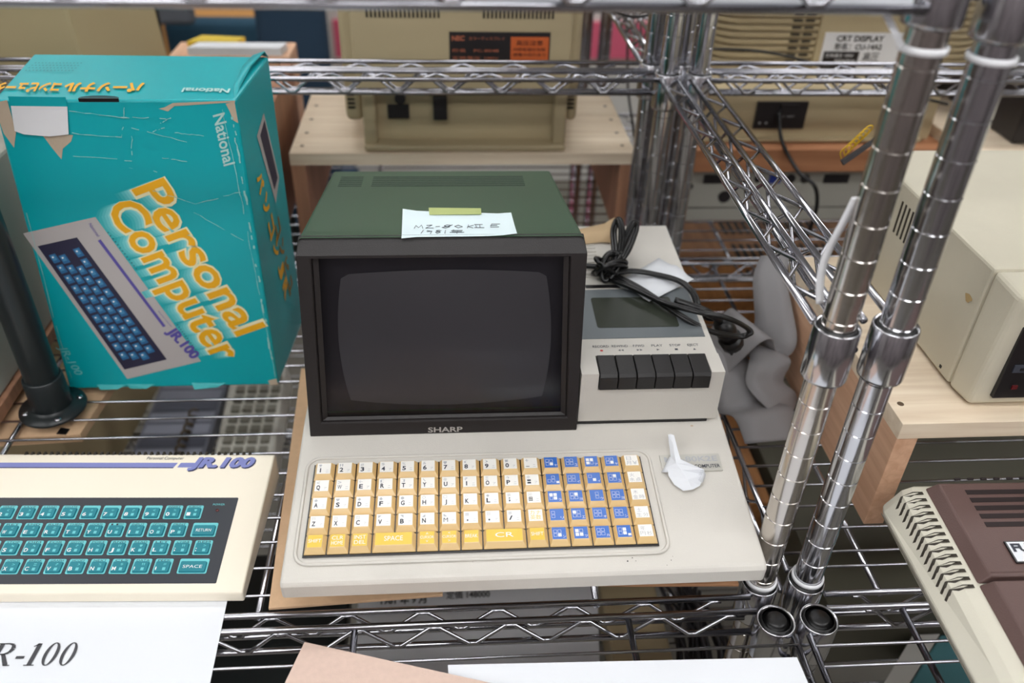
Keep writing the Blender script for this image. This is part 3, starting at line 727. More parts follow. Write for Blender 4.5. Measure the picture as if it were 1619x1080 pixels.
def jkey(x1, y0, w_=.0156, d_=.0149, lab='A', top=None, ww=None):
    m_ = MB(); x0 = x1-w_; h = .0022
    m_.slab([jp(a, b, .0004) for a, b in rr(x0, x1, y0, y0+d_, .0012, 2)], (0, 0, .0002), 1)
    a0, a1, b0, b1 = x0+.0013, x1-.0012, y0+.0008, y0+d_-.0034
    B = [jp(a, b, .0005) for a, b in rr(a0, a1, b0, b1, .0012, 2)]; T = [jp(a, b, h) for a, b in rr(a0+.0005, a1-.0005, b0+.0005, b1-.0003, .0010, 2)]
    n = len(B); m_.add(B+T, [(i, (i+1) % n, (i+1) % n+n, i+n) for i in range(n)]+[tuple(range(n, 2*n))], 0)
    k_ = h+.0001
    if w_ > .018: text(m_, lab, jp(a0+.0032, b0+.0035, k_), jp(a1-.0032, b0+.0035, k_), jp(0, .0030)-jp(0, 0), 2, .0002)
    else:
        wd = .0034 if lab not in 'I1.,:;' else .0011
        text(m_, lab, jp(a0+.0012, b0+.0014, k_), jp(a0+.0012+wd, b0+.0014, k_), jp(0, .0036)-jp(0, 0), 2, .0002, .02, lab in '.,:;-')
        u, v = a0+.0074, b0+.0014
        m_.poly([jp(u, v, k_+.0001), jp(u+.0026, v, k_+.0001), jp(u+.0026, v+.0028, k_+.0001), jp(u, v+.0028, k_+.0001)], 1)
        text(m_, '"\'#$%&()=~+*?<>'[(len(lab)+ord(lab[0])) % 15], jp(a0+.0074, b0+.0062, k_), jp(a0+.0098, b0+.0062, k_), jp(0, .0022)-jp(0, 0), 1, .0002, 0, True)
    if top: text(m_, top, jp(x0+.0022, y0+d_-.0026, .0007), jp(x1-.0022, y0+d_-.0026, .0007), jp(0, .0019)-jp(0, 0), 3, .0001)
    m_.build('key', [CYANK, CYANL, WINK, JPANEL], JR, fix=False)
R1L = ['-', '0', '9', '8', '7', '6', '5', '4', '3', '2', '1']; R1T = ['RUBOUT', 'INSERT', None, None, None, None, 'DELETE', 'LOAD', 'SAVE', 'VERIFY', 'LIST']
R2L = ['P', 'O', 'I', 'U', 'Y', 'T', 'R', 'E', 'W', 'Q']; R2T = ['PRINT', 'OPTION', 'INPUT', 'IF', 'LOCATE', 'THEN', 'RUN', 'END', 'RET', 'NEW']
R3L = [':', ';', 'L', 'K', 'J', 'H', 'G', 'F', 'D', 'S', 'A']; R3T = ['REM', 'CHR$', 'LET', 'READ', 'RND', 'POKE', 'GOTO', 'FOR', 'DIM', 'STOP', 'AUTO']
R4L = ['.', ',', 'M', 'N', 'B', 'V', 'C', 'X', 'Z']; R4T = ['PEEK', 'DATA', 'CLS', 'NEXT', 'HCOPY', 'GRAPH', 'BREAK', 'CANCEL', 'CTRL']
for k in range(11): jkey(-.0545-.0190*k, .0745, lab=R1L[k], top=R1T[k])
jkey(-.0365, .0553, .0225, lab='RETURN')
for k in range(10): jkey(-.0637-.0188*k, .0553, lab=R2L[k], top=R2T[k])
for k in range(11): jkey(-.0369-.0188*k, .0366, lab=R3L[k], top=R3T[k])
jkey(-.0354, .0178, .0257, lab='SPACE')
for k in range(9): jkey(-.0670-.0187*k, .0178, lab=R4L[k], top=R4T[k])
m_ = MB(); text(m_, 'POWER', jp(-.0465, .0895, .0005), jp(-.0355, .0895, .0005), jp(0, .0022)-jp(0, 0), 0, .0001)
m_.lathe([(.0016, jz(.084)+.0004), (.0014, jz(.084)+.0012), (0, jz(.084)+.0014)], -.041, .084, 12, 1)
m_.build('power_lamp', [CYANL, mat('dull_red_lamp', (90, 40, 40), .3)], JR, fix=False)

# ------------------------------------------------------------------ teal cardboard box
BO = (-.594, .375, SZ+.001)
TB = thing('cardboard_box', 'battered teal cardboard box printed Personal Computer in orange', 'box', BO)
fy = lambda z: .302+(z+.04)*.045     # front face y at height z
def bf(x, z, h=0): return Vector((x, fy(z)-h, z))
zb0, zb1 = SZ+.001, .2965
m_ = MB()
m_.hexa([(-.7150, fy(zb0), zb0), (-.4795, fy(zb0), zb0), (-.4690, .4350, zb0), (-.7120, .4430, zb0)],
        [(-.6995, fy(zb1), zb1-.001), (-.4776, fy(zb1), zb1), (-.4685, .4480, zb1+.001), (-.7150, .4560, zb1)])
bm_ = m_.build('carton', TEAL, TB, BO, bevel=.0022, seg=2)
def ft(mb, body, a, b, up, mi, lift, bold=0):
    A = bf(a[0], a[1]); B = bf(b[0], b[1]); U = bf(a[0]+up[0], a[1]+up[1])-A
    text(mb, body, A, B, U, mi, lift, bold)
# pale streaks behind the lettering, then outline, then orange letters
P0, P1, PU = (-.5921, .2069), (-.5156, .0315), (.0332, .0126)
C0, C1, CU = (-.6230, .1874), (-.5441, -.0030), (.0337, .0128)
m_ = MB()
for j, k in enumerate((.017, .0135, .010, .0065, .003)):
    dx, dz = -k*.95, -k*.25
    for body, a, b, u in (('Personal', P0, P1, PU), ('Computer', C0, C1, CU)):
        ft(m_, body, (a[0]+dx, a[1]+dz), (b[0]+dx, b[1]+dz), u, j, .0002+.00006*j, .045)
m_.build('letter_shading', [mat('cyan_tint_%s' % n_, c_, .45) for n_, c_ in zip('abcde', ((40, 170, 176), (62, 180, 184), (88, 190, 194), (112, 202, 204), (140, 214, 214)))], TB, BO, fix=False)
m_ = MB()
for body, a, b, u in (('Personal', P0, P1, PU), ('Computer', C0, C1, CU)):
    ft(m_, body, (a[0]-.0004, a[1]+.0004), (b[0]+.0004, b[1]-.0004), u, 1, .0006, .055)
    ft(m_, body, a, b, u, 0, .0009, .018)
m_.build('large_lettering', [ORANGE, IVORY], TB, BO, fix=False)
m_ = MB()
ft(m_, 'National', (-.5006, .2818), (-.4985, .2305), (.0112, .0030), 0, .0004, .02)
m_.build('brand_lettering', mat('pale_print', (176, 214, 208), .5), TB, BO, fix=False); m_ = MB()
ft(m_, 'JR-100', (-.7120, .0208), (-.7030, -.0169), (.0090, .0007), 1, .0004, .0)
m_.build('small_lettering', [PGREY, mat('pale_teal_print', (120, 196, 196), .5)], TB, BO, fix=False)
# printed picture of the keyboard computer
m_ = MB()
Q = [(-.7105, .1595), (-.6348, .1771), (-.5614, -.0013), (-.6476, -.0238)]
m_.poly([bf(x, z, .0003) for x, z in Q], 0)
Dk = [(-.7000, .1451), (-.6584, .1547), (-.5985, .0022), (-.6478, -.0106)]
m_.poly([bf(x, z, .0005) for x, z in Dk], 1)
def kq(u, v, h=.0007):   # u across the 4 columns, v down the rows
    a = Vector(Dk[0]).lerp(Vector(Dk[1]), u); b = Vector(Dk[3]).lerp(Vector(Dk[2]), u); p = a.lerp(b, v); return bf(p[0], p[1], h)
for c_ in range(4):
    for r_ in range(11):
        if c_ == 2 and r_ == 0: continue
        u0 = .10+c_*.205; v0 = .085+r_*.076+(.015, .035, .02, .0)[c_]*(1 if c_ else 1)-(.02 if c_ == 3 else 0)
        v0 = .07+r_*.079+(0, .018, .038, -.004)[c_]
        if v0+.06 > .97: continue
        m_.poly([kq(u0, v0+.004), kq(u0+.17, v0), kq(u0+.17, v0+.062), kq(u0, v0+.066)], 2)
        m_.poly([kq(u0+.03, v0+.01, .0009), kq(u0+.13, v0+.008, .0009), kq(u0+.13, v0+.045, .0009), kq(u0+.03, v0+.047, .0009)], 3)
        m_.poly([kq(u0+.05, v0+.018, .0011), kq(u0+.09, v0+.016, .0011), kq(u0+.09, v0+.026, .0011), kq(u0+.05, v0+.028, .0011)], 5)
A_, B_ = Vector((-.6371, .1516)), Vector((-.5926, .0458)); n_ = Vector((.0016, .0007))
m_.poly([bf(*(A_-n_), .0006), bf(*(B_-n_), .0006), bf(*(B_+n_), .0006), bf(*(A_+n_), .0006)], 4)
ft(m_, 'JR.100', (-.5917, .0400), (-.5700, .0015), (.0098, .0062), 4, .0007, .05)
ft(m_, 'National', (-.6435, .1695), (-.6381, .1552), (.0034, .0012), 4, .0007, 0)
ft(m_, 'Personal Computer', (-.5955, .0653), (-.5853, .0448), (.0016, .0008), 4, .0007, 0)
for k in range(13):
    for (a, b) in (((-.6270, .1600), (-.6080, .1180)), ((-.5790, .0480), (-.5640, .0120))):
        p = Vector(a).lerp(Vector(b), k/12); m_.poly([bf(p[0], p[1], .0007), bf(p[0]+.0014, p[1]+.0006, .0007), bf(p[0]+.0018, p[1]-.0002, .0007), bf(p[0]+.0004, p[1]-.0008, .0007)], 1)
m_.build('printed_picture', [PGREY, PDARK, PBLUE, mat('printed_blue_light', (74, 140, 182), .45), mat('printed_violet', (92, 82, 160), .45), WINK], TB, BO, fix=False)
# torn flap tab, white sticker, torn patches, scuffs
m_ = MB()
m_.slab([bf(-.6840, .2996, .0006), bf(-.6325, .2990, .0006), bf(-.6330, .2903, .0009), bf(-.6838, .2908, .0009)], (0, -.0004, 0), 0)
m_.slab([bf(-.6838, .2908, .0008), bf(-.6330, .2903, .0008), bf(-.6380, .2640, .0022), bf(-.6560, .2620, .0026), bf(-.6790, .2640, .0022), bf(-.6870, .2670, .0016)], (0, -.0004, 0), 1)
m_.build('sticker', [TEAL, WHITECARD], TB, BO)
m_ = MB(); m_.poly([bf(-.6995, .2930, .0004), bf(-.6860, .2960, .0004), bf(-.6865, .2660, .0004), bf(-.6930, .2500, .0004), bf(-.6985, .2640, .0004)]); m_.build('torn_patch', TORN, TB, BO, fix=False)
m_ = MB(); m_.poly([bf(-.6640, .2640, .0004), bf(-.6350, .2625, .0004), bf(-.6385, .2560, .0004), bf(-.6480, .2490, .0004), bf(-.6520, .2380, .0004), bf(-.6580, .2500, .0004)]); m_.build('torn_patch', TORN, TB, BO, fix=False)
m_ = MB(); m_.poly([bf(-.5360, .2935, .0004), bf(-.4780, .2960, .0004), bf(-.4779, .2945, .0004), bf(-.5350, .2905, .0004), bf(-.5420, .2855, .0004), bf(-.5500, .2880, .0004), bf(-.5440, .2895, .0004)]); m_.build('torn_patch', TORN, TB, BO, fix=False)
m_ = MB(); m_.poly([bf(-.4870, .2930, .0005), bf(-.4785, .2950, .0005), bf(-.4780, .2740, .0005), bf(-.4825, .2770, .0005), bf(-.4845, .2860, .0005)]); m_.build('torn_patch', TORN, TB, BO, fix=False)
m_ = MB(); m_.poly([bf(-.4905, -.0300, .0005), bf(-.4805, -.0270, .0005), bf(-.4797, -.0362, .0005), bf(-.4890, -.0364, .0005)]); m_.build('torn_patch', TORN, TB, BO, fix=False)
m_ = MB(); rng = random.Random(3)
def scr(a, b, w_=.00025, face='f'):
    P = [Vector(a).lerp(Vector(b), k/8)+Vector((rng.uniform(-1, 1), rng.uniform(-1, 1)))*.0006 for k in range(9)]
    for p, q in zip(P, P[1:]):
        if rng.random() < .22: continue
        d = (q-p).normalized(); n = Vector((-d.y, d.x))*w_*rng.uniform(.5, 1.6)
        m_.poly([bf(*(p-n), .0011), bf(*(q-n), .0011), bf(*(q+n), .0011), bf(*(p+n), .0011)])
for a, b in (((-.6320, .2860), (-.5790, .2790)), ((-.6350, .2645), (-.5900, .2600)), ((-.5900, .2600), (-.5810, .2900)), ((-.5860, .2800), (-.5450, .2790)), ((-.5860, .2720), (-.5300, .2560)),
             ((-.5560, .2400), (-.5330, .2360)), ((-.6400, .2420), (-.5860, .2370)), ((-.5860, .2370), (-.5800, .2620)), ((-.5720, .2060), (-.5330, .1910)), ((-.5330, .1910), (-.4860, .2040)),
             ((-.5360, .1820), (-.4920, .1500)), ((-.4910, .2880), (-.4870, .2000)), ((-.4868, .2000), (-.4855, .1200)), ((-.4850, .1200), (-.4830, .0500)), ((-.4828, .0500), (-.4810, -.0250)),
             ((-.5510, .2740), (-.5400, .2800)), ((-.5600, .2660), (-.5480, .2700)), ((-.7000, .2000), (-.7060, .0600)), ((-.7060, .0600), (-.7080, -.0200)), ((-.5900, .2300), (-.5600, .2250)), ((-.5400, .2650), (-.5130, .2620))):
    scr(a, b)
for z in (.285, .26, .22, .17, .13, .08, .03): scr((-.4835, z), (-.4815, z-.03), .0007)
m_.build('scuff_mark', WEAR, TB, BO, fix=False)['kind'] = 'stuff'
m_ = MB()   # torn edge tongues at the foot
for x0, x1, d in ((-.6830, -.6500, .006), (-.6500, -.6180, .004), (-.5770, -.5380, .011)):
    m_.slab([(x0, fy(zb0)-.0006, zb0+.006), (x1, fy(zb0)-.0006, zb0+.005), (x1-.010, fy(zb0)-.0035, zb0+.0012), (x0+.004, fy(zb0)-d*.6, zb0+.001)], (0, -.0005, 0))
m_.build('torn_edge', mat('worn_teal_card', (60, 176, 178), .6), TB, BO)
# top face prints
tp = lambda x, y, h=.0006: Vector((x, y, zb1+.0008+h))
m_ = MB()
text(m_, 'National', tp(-.4872, .3440), tp(-.5325, .3465), Vector((.0005, -.0115, 0)), 0, .0001, .03)
text(m_, 'パーソナル', tp(-.5723, .3592), tp(-.6471, .3584), Vector((.004, -.0205, 0)), 1, .0001, .05)
text(m_, 'コンピュータ', tp(-.6506, .3583), tp(-.7110, .3577), Vector((.004, -.0205, 0)), 1, .0001, .05)
for r_ in range(4):
    for k in range(14): m_.poly([tp(-.655-.0035*k, .420-.008*r_), tp(-.6535-.0035*k, .420-.008*r_), tp(-.6535-.0035*k, .4225-.008*r_), tp(-.655-.0035*k, .4225-.008*r_)], 2)
m_.build('top_lettering', [mat('pale_print_top', (176, 214, 208), .5), ORANGE, mat('faint_print', (40, 130, 136), .5)], TB, BO, fix=False)
m_ = MB(); m_.poly([tp(-.585-.0185+.0185*math.cos(a), .3185+.0068*math.sin(a), .0003) for a in [PI*k/12 for k in range(13)]], 0)
m_.box(-.6215, -.585, .3165, .3178, zb1-.002, zb1+.0012, 1)
m_.build('finger_slot', [mat('dark_teal', (0, 70, 76), .6), INNER], TB, BO, fix=False)
# raised curled right end flap
m_ = MB(); m_.loft([[(-.4795, .3190, zb1-.002), (-.4790, .3190, zb1-.0005)], [(-.4790, .350, zb1+.002), (-.4850, .350, zb1+.0035)], [(-.4770, .400, zb1+.007), (-.4860, .400, zb1+.0060)], [(-.4700, .440, zb1+.009), (-.4830, .440, zb1+.0050)], [(-.4685, .4480, zb1+.001), (-.4750, .450, zb1+.002)]])
m_.build('lid_edge', TEAL, TB, BO, solid=.001)
# right side prints
def sd(y, z, h=.0004):
    s_ = (z-zb0)/(zb1-zb0); xa = -.4795+(.0019)*s_; xb = -.4690+.0005*s_; ya = fy(z); yb = .4350+.013*s_
    u = (y-ya)/(yb-ya); return Vector((xa+(xb-xa)*u+h, y, z))
m_ = MB()
m_.poly([sd(.3648, .2416), sd(.3999, .2534), sd(.4214, .1700), sd(.3943, .1500)], 0)
m_.poly([sd(.3750, .2380, .0006), sd(.3980, .2460, .0006), sd(.4150, .1720, .0006), sd(.3960, .1660, .0006)], 1)
for k, ch in enumerate('パソコンJR'):
    z = .205-.030*k; y = .3400+.010*k*.6
    text(m_, ch, sd(y, z), sd(y+.002, z-.022), Vector((.001, .024, .004)), 2, .0004, .05, True)
for k, ch in enumerate('コンピュ'):
    z = .130-.028*k; y = .3760+.008*k*.6
    text(m_, ch, sd(y, z), sd(y+.002, z-.020), Vector((.001, .022, .004)), 3, .0004, .05, True)
m_.build('side_print', [PGREY, PDARK, ORANGE, mat('faded_orange', (150, 120, 50), .5)], TB, BO, fix=False)

# ------------------------------------------------------------------ black pipe leg, boards and unit at left
t = thing('pipe_leg', 'black painted pipe standing on a round screwed flange at left', 'pipe', (-.7203, .2692, SZ+.0005))
z0 = SZ+.0005
MB().lathe([(.0175, 0.02), (.0172, .49)], 0, 0, 32).build('pipe', BLACKP, t)
MB().lathe([(.0215, .003), (.0210, .012), (.0205, .044), (.0190, .0455), (.0176, .0455)], 0, 0, 32).build('socket', BLACKP, t)
MB().lathe([(.0345, 0), (.0350, .0012), (.0345, .0036), (.0250, .0042), (.0215, .0075)], 0, 0, 40).build('flange', BLACKP, t)
for a in (30, 120, 210, 300):
    MB().lathe([(.0038, .0036), (.0036, .0048), (.002, .0056), (0, .0058)], .0280*math.cos(math.radians(a)), .0280*math.sin(math.radians(a)), 12).build('screw', CHROME, t)
tag(MB().slab([(-1.00, .2200, -.0595), (-.6840, .2370, -.0595), (-.6750, .360, -.0595), (-1.0, .360, -.0595)], (0, 0, .0115)).build('clamp_board', MDF, bevel=.0006), 'peach fibreboard clamped under the wires below the black pipe', 'board')
tag(MB().slab([(-.709, .2375, -.0479), (-.6985, .2360, -.0479), (-.6975, .2450, -.0479), (-.708, .2480, -.0479)], (0, 0, .0008)).build('felt_pad', RUBBER), 'small black square pad stuck on the peach board', 'pad')
t = thing('beige_cabinet', 'grey beige cabinet with side vents at the left edge, behind the black pipe', 'computer case', (-.95, .36, SZ+.0165))
tag(MB().box(-1.15, -.767, .225, .545, SZ+.0005, SZ+.016).build('wood_base_board', LEGD, bevel=.001), 'brown wooden board under the grey beige cabinet at left', 'board')
MB().box(-.19, .178, -.125, .18, 0, .215).build('case', GREYM, t, bevel=.004)
m_ = MB()
for k in range(7): m_.box(.1775, .1786, -.100+k*.006, -.0975+k*.006, .075, .115)
m_.build('vent_slot', NECD, t)

# ------------------------------------------------------------------ wooden risers
def riser(name, lab, x0, x1, y0, y1, th=.018, top=.094, leg=LEGW, screws=()):
    t = thing(name, lab, 'riser', ((x0+x1)/2, (y0+y1)/2, SZ+.0008)); off = ((x0+x1)/2, (y0+y1)/2, SZ+.0008)
    MB().box(x0, x1, y0, y1, top-th, top).build('top_board', PINE, t, off, bevel=.0006)
    for a in (x0+.0004, x1-.0204): MB().box(a, a+.020, y0+.0008, y1-.001, SZ+.0008, top-th).build('leg_board', leg, t, off, bevel=.0006)
    m_ = MB()
    for x, y in screws: m_.lathe([(.0032, top+.0001), (.003, top+.0003), (0, top+.0002)], x, y, 10)
    m_.build('screw', mat('screw_brown', (110, 92, 74), .5, .5), t, off)
riser('wooden_riser', 'pale pine riser under the beige drive unit, right of the front posts', .123, .700, .0622, .360, screws=[(.1335, .0900), (.1335, .200), (.1335, .310)])
riser('wooden_riser', 'pale pine riser under the yellowed monitor, out of focus behind', -.505, -.005, .667, .940, leg=LEGD, screws=[(x, y) for x in (-.490, -.020) for y in (.695, .745, .800, .860)])
tag(MB().box(-.5455, -.527, .60, .90, SZ+.0008, .150).build('upright_board', LEGD, bevel=.001), 'upright wooden panel standing just right of the teal box', 'board')

# ------------------------------------------------------------------ beige drive unit on the right riser
DO = (.40, .225, .0945)
t = thing('disk_drive_unit', 'large beige metal drive unit with black front panel on the right riser', 'disk drive', DO)
m_ = MB(); m_.box(.189, .640, .114, .372, .0975, .2225); m_.build('rear_cover', FBEIGE, t, DO, bevel=.003)
m_ = MB(); m_.hexa([(.193, .083, .0965), (.640, .083, .0965), (.640, .1132, .0965), (.1885, .1132, .0965)], [(.196, .0795, .2150), (.640, .0795, .2150), (.640, .1132, .2225), (.1885, .1132, .2225)]); m_.build('front_bezel', FBEIGE, t, DO, bevel=.005, seg=3)
m_ = MB(); m_.box(.2095, .60, .0780, .084, .1080, .1850)
pnl = m_.build('drive_panel', INNER, t, DO, bevel=.001)
m_ = MB(); m_.box(.216, .36, .0768, .0782, .138, .146, 0); m_.box(.222, .35, .0762, .0770, .1405, .1430, 1); m_.box(.2225, .2275, .0768, .0782, .119, .123, 2)
m_.build('drive_slot', [mat('slot_grey', (62, 66, 76), .4), INNER, mat('dark_red_lamp', (90, 20, 24), .3)], t, DO)
m_ = MB()
for k in range(8): m_.box(.1883, .1892, .222+k*.008, .2245+k*.008, .170, .205)
m_.build('vent_slot', NECD, t, DO)
m_ = MB(); m_.lathe([(.0015, 0), (.0015, .001)], 0, 0, 8); 
m_ = MB(); m_.box(.1883, .1891, .130, .133, .103, .106); m_.slab([(.1886, .131+.005*math.cos(a)*(1+.4*math.sin(3*a)), .182+.004*math.sin(a)) for a in [k*.5 for k in range(12)]], (-.0002, 0, 0), 1); m_.build('blemish', [INNER, mat('rust_stain', (186, 160, 112), .7)], t, DO)
for sx in (.21, .6):
    for sy in (.10, .35): MB().lathe([(.009, .0945), (.009, .0985)], sx, sy, 16).build('foot', RUBBER, t, DO)

# ------------------------------------------------------------------ brown topped keyboard computer, right front
FO = (.1424, .0100, SZ+.001)
FM = thing('keyboard_computer', 'beige computer with ribbed brown top and white badge at lower right', 'computer', FO, -.02)
# local: x right, y back (0 = near the back), z up
yb_, yf_ = .0280, -.380
def fz(y): return .0860+(y-yb_)*.062      # top height
m_ = MB()
def sec(y, s=1.0):
    z = fz(y)-.004
    return [(0.002, y, .000), (-.030, y, .050), (-.0315, y, .056), (-.020, y, z-.004), (-.012, y, z), (.30, y, z), (.30, y, 0)]
rows_ = []
A = sec(yb_-.006); 
prof_ = []
for y, sh in ((yb_, .008), (yb_-.004, .003), (yb_-.012, .0), (-.15, 0), (yf_, 0)):
    S = sec(y); rows_.append([(p[0]+(sh if i not in (5, 6) else 0), p[1], p[2]-(sh if 2 < i < 6 else 0)*.7) for i, p in enumerate(S)])
m_.loft([r_+[r_[0]] for r_ in rows_], 0, False)
m_.poly(rows_[0]); m_.poly(rows_[-1])
m_.build('case', FMB, FM, bevel=.0015, seg=2)
m_ = MB()   # seam line and side gills
m_.tube([(-.0318, yb_-.010, .0530), (-.0318, yf_+.01, .0530)], .0004, 5, 0)
m_.build('seam', mat('seam_grey', (120, 116, 104), .8), FM)  # thin darker grey line marking the joint in the case
m_ = MB()
for k in range(14):
    y = .0155-k*.0074; z = fz(y)-.004
    m_.slab([(-.0215, y, z-.0050), (-.0122, y, z+.0009), (-.0035, y, z+.0009), (-.0035, y-.0030, z+.0007), (-.0122, y-.0032, z+.0006), (-.0225, y-.0040, z-.0085), (-.0262, y-.0100, z-.0185), (-.0275, y-.0080, z-.0205)], (-.0003, 0, .0003), 0)
m_.build('vent_slot', NECD, FM)
m_ = MB()   # brown cover, raised
def bq(x, y, h): return (x, y, fz(y)-.004+h)
x0 = .0005
for ya, yb2 in ((yb_-.008, -.0800), (-.0810, yf_+.01)):
    m_.hexa([bq(x0, yb2, 0), bq(.30, yb2, 0), bq(.30, ya, 0), bq(x0, ya, 0)], [bq(x0+.008, yb2, .010), bq(.30, yb2, .010), bq(.30, ya-.003, .010), bq(x0+.008, ya-.003, .010)])
m_.build('brown_cover', FMBR, FM, bevel=.0015, seg=2)
m_ = MB()
for k in range(5):
    y = .0084-k*.0088; m_.slab([bq(.0285, y, .0102), bq(.20, y, .0102), bq(.20, y-.0050, .0102), bq(.0285, y-.0050, .0102)], (0, 0, .0002), 0)
for k in range(2): m_.tube([bq(.0095, -.0765-k*.004, .0100), bq(.29, -.0765-k*.004, .0100)], .0007, 6, 1)
for k in range(14): m_.tube([bq(.026+k*.012, yb_-.006, .0092), bq(.031+k*.012, yb_-.006, .0092)], .0012, 6, 0)
m_.build('cover_slot', [mat('dark_brown_slot', (34, 22, 22), .7), FMBR], FM)
m_ = MB(); q = [bq(.0345, -.0690, .0103), bq(.150, -.0690, .0103), bq(.150, -.0480, .0103), bq(.0345, -.0480, .0103)]
m_.slab(q, (0, 0, .0016), 0); q2 = [bq(.0357, -.0680, .0120), bq(.149, -.0680, .0120), bq(.149, -.0490, .0120), bq(.0357, -.0490, .0120)]; m_.poly(q2, 1)
text(m_, 'FUJITSU', bq(.0375, -.0585, .0121), bq(.0815, -.0585, .0121), Vector(bq(0, .0075, 0))-Vector(bq(0, 0, 0)), 2, .0001, .05)
text(m_, 'MICRO 8', bq(.0520, -.0670, .0121), bq(.1060, -.0670, .0121), Vector(bq(0, .006, 0))-Vector(bq(0, 0, 0)), 2, .0001, .03)
m_.build('name_badge', [INNER, PAPER, INK], FM, fix=False)

# ------------------------------------------------------------------ yellowed monitor seen from behind
NO = (-.2515, .80, .0945)
t = thing('crt_monitor', 'yellowed monitor seen from behind with black and orange rating label', 'monitor', NO)
m_ = MB(); m_.box(-.3980, -.1090, .700, .930, .0950, .1775); m_.box(-.3980, -.3800, .6790, .700, .097, .177); m_.box(-.1270, -.1090, .6790, .700, .097, .177); m_.box(-.398, -.109, .6700, .700, .0950, .1040)
m_.build('lower_chassis', NEC, t, NO, bevel=.003)
m_ = MB(); m_.hexa([(-.4220, .690, .1330), (-.3985, .690, .1330), (-.3985, .99, .1330), (-.445, .99, .1330)], [(-.4220, .690, .18), (-.3985, .690, .18), (-.3985, .99, .18), (-.445, .99, .18)]); m_.hexa([(-.1085, .690, .1330), (-.0930, .690, .1330), (-.070, .99, .1330), (-.1085, .99, .1330)], [(-.1085, .690, .18), (-.0930, .690, .18), (-.070, .99, .18), (-.1085, .99, .18)]); m_.hexa([(-.4220, .690, .1780), (-.0930, .690, .1780), (-.070, .99, .1780), (-.445, .99, .1780)], [(-.4220, .690, .38), (-.0930, .690, .38), (-.070, .99, .40), (-.445, .99, .40)])
m_.build('rear_shell', NEC, t, NO, bevel=.008, seg=3)
m_ = MB(); m_.box(-.4060, -.1080, .6780, .6905, .1800, .3700); m_.build('rear_panel', NEC, t, NO, bevel=.003)
for xa, xb in ((-.3820, -.2880), (-.2280, -.1360)):
    m_ = MB(); n = 18
    for k in range(n): x = xa+(xb-xa)*k/(n-1); m_.box(x-.0014, x+.0014, .6772, .679, .2795, .3100)
    m_.build('vent_slot', NECD, t, NO)
for s_ in (-.4185, -.1075):
    m_ = MB()
    for k in range(4): m_.box(s_, s_+.010, .6890, .6905, .152+k*.006, .155+k*.006)
    m_.build('side_vent', NECD, t, NO)
m_ = MB(); m_.box(-.2745, -.1380, .6765, .678, .2200, .2620, 0); m_.box(-.1915, -.1400, .6757, .6765, .2200, .2560, 1)
text(m_, 'NEC', (-.2710, .6760, .2510), (-.2540, .6760, .2510), (0, 0, .0060), 2, .0004, .03)
text(m_, 'カラーディスプレイ', (-.248, .6760, .2520), (-.200, .6760, .2520), (0, 0, .0034), 2, .0004)
text(m_, '形名　PC-8048', (-.2710, .6760, .2360), (-.2080, .6760, .2360), (0, 0, .0034), 2, .0004)
text(m_, '定格電圧 100V', (-.2710, .6760, .2260), (-.2080, .6760, .2260), (0, 0, .0034), 2, .0004)
text(m_, '高圧注意', (-.1840, .6750, .2460), (-.1480, .6750, .2460), (0, 0, .0050), 0, .0004)
text(m_, '内部高電圧危険', (-.1880, .6750, .2380), (-.1440, .6750, .2380), (0, 0, .0036), 0, .0004)
text(m_, '感電の恐れあり', (-.1880, .6750, .2310), (-.1440, .6750, .2310), (0, 0, .0036), 0, .0004)
m_.build('rating_label', [LABELK, LABELO, mat('orange_print_dim', (190, 110, 80), .5)], t, NO, fix=False)
m_ = MB(); m_.box(-.3640, -.3330, .6960, .7005, .1340, .1550); m_.build('power_inlet', LABELK, t, NO, bevel=.0015)
m_ = MB(); m_.box(-.2990, -.2790, .6900, .7005, .1340, .1680); m_.build('power_socket', LABELK, t, NO, bevel=.0015)
m_ = MB(); m_.lathe([(.008, -.006), (.008, .006)], 0, 0, 16); kn = m_.build('knob', LABELK, t); kn.rotation_euler = (PI/2, 0, 0); kn.location = Vector((-.345, .694, .166))-Vector(NO)

# ------------------------------------------------------------------ units at rear right
UO = (.30, .80, SZ+.001)
t = thing('computer_unit', 'cream computer unit with round sockets on its back, under the wooden shelf board', 'computer', UO)
MB().box(.060, .478, .701, .93, SZ+.001, .0560).build('case', GREYM, t, UO, bevel=.003)
m_ = MB()
m_.box(.1140, .1470, .6990, .7015, .0300, .0440, 0)
for x, z, r in ((.152, .0070, .0100), (.252, .0370, .0075), (.275, .0370, .0075), (.2, .0370, .006), (.095, .0250, .0045)):
    n = 14; m_.slab([(x+r*math.cos(2*PI*k/n), .7015, z+r*math.sin(2*PI*k/n)) for k in range(n)], (0, -.002, 0), 0)
m_.box(.305, .345, .6990, .7015, .030, .044, 0); m_.box(.218, .236, .699, .7015, .030, .044, 1)
m_.tube([(.06, .7005, -.012), (.478, .7005, -.012)], .0008, 5, 0)
m_.build('rear_socket', [LABELK, mat('blue_socket', (40, 60, 150), .4)], t, UO)
UO2 = (.30, .80, .0578)
t = tag(MB().box(.070, .478, .680, .93, .0575, .0930).build('shelf_board', wood('orange_shelf_wood', (172, 116, 80), (188, 132, 94), 0), bevel=.001), 'orange wooden board between the two stacked units behind', 'board')
UO3 = (.27, .80, .0935)
t = thing('computer_unit', 'tan unit with black power panel and cable on its back, on the wooden board', 'computer', UO3)
MB().box(.080, .460, .712, .93, .0955, .1700).build('case', NEC, t, UO3, bevel=.003)
m_ = MB(); m_.box(.095, .445, .7040, .712, .0955, .1000); m_.build('rear_rim', NEC, t, UO3, bevel=.001)
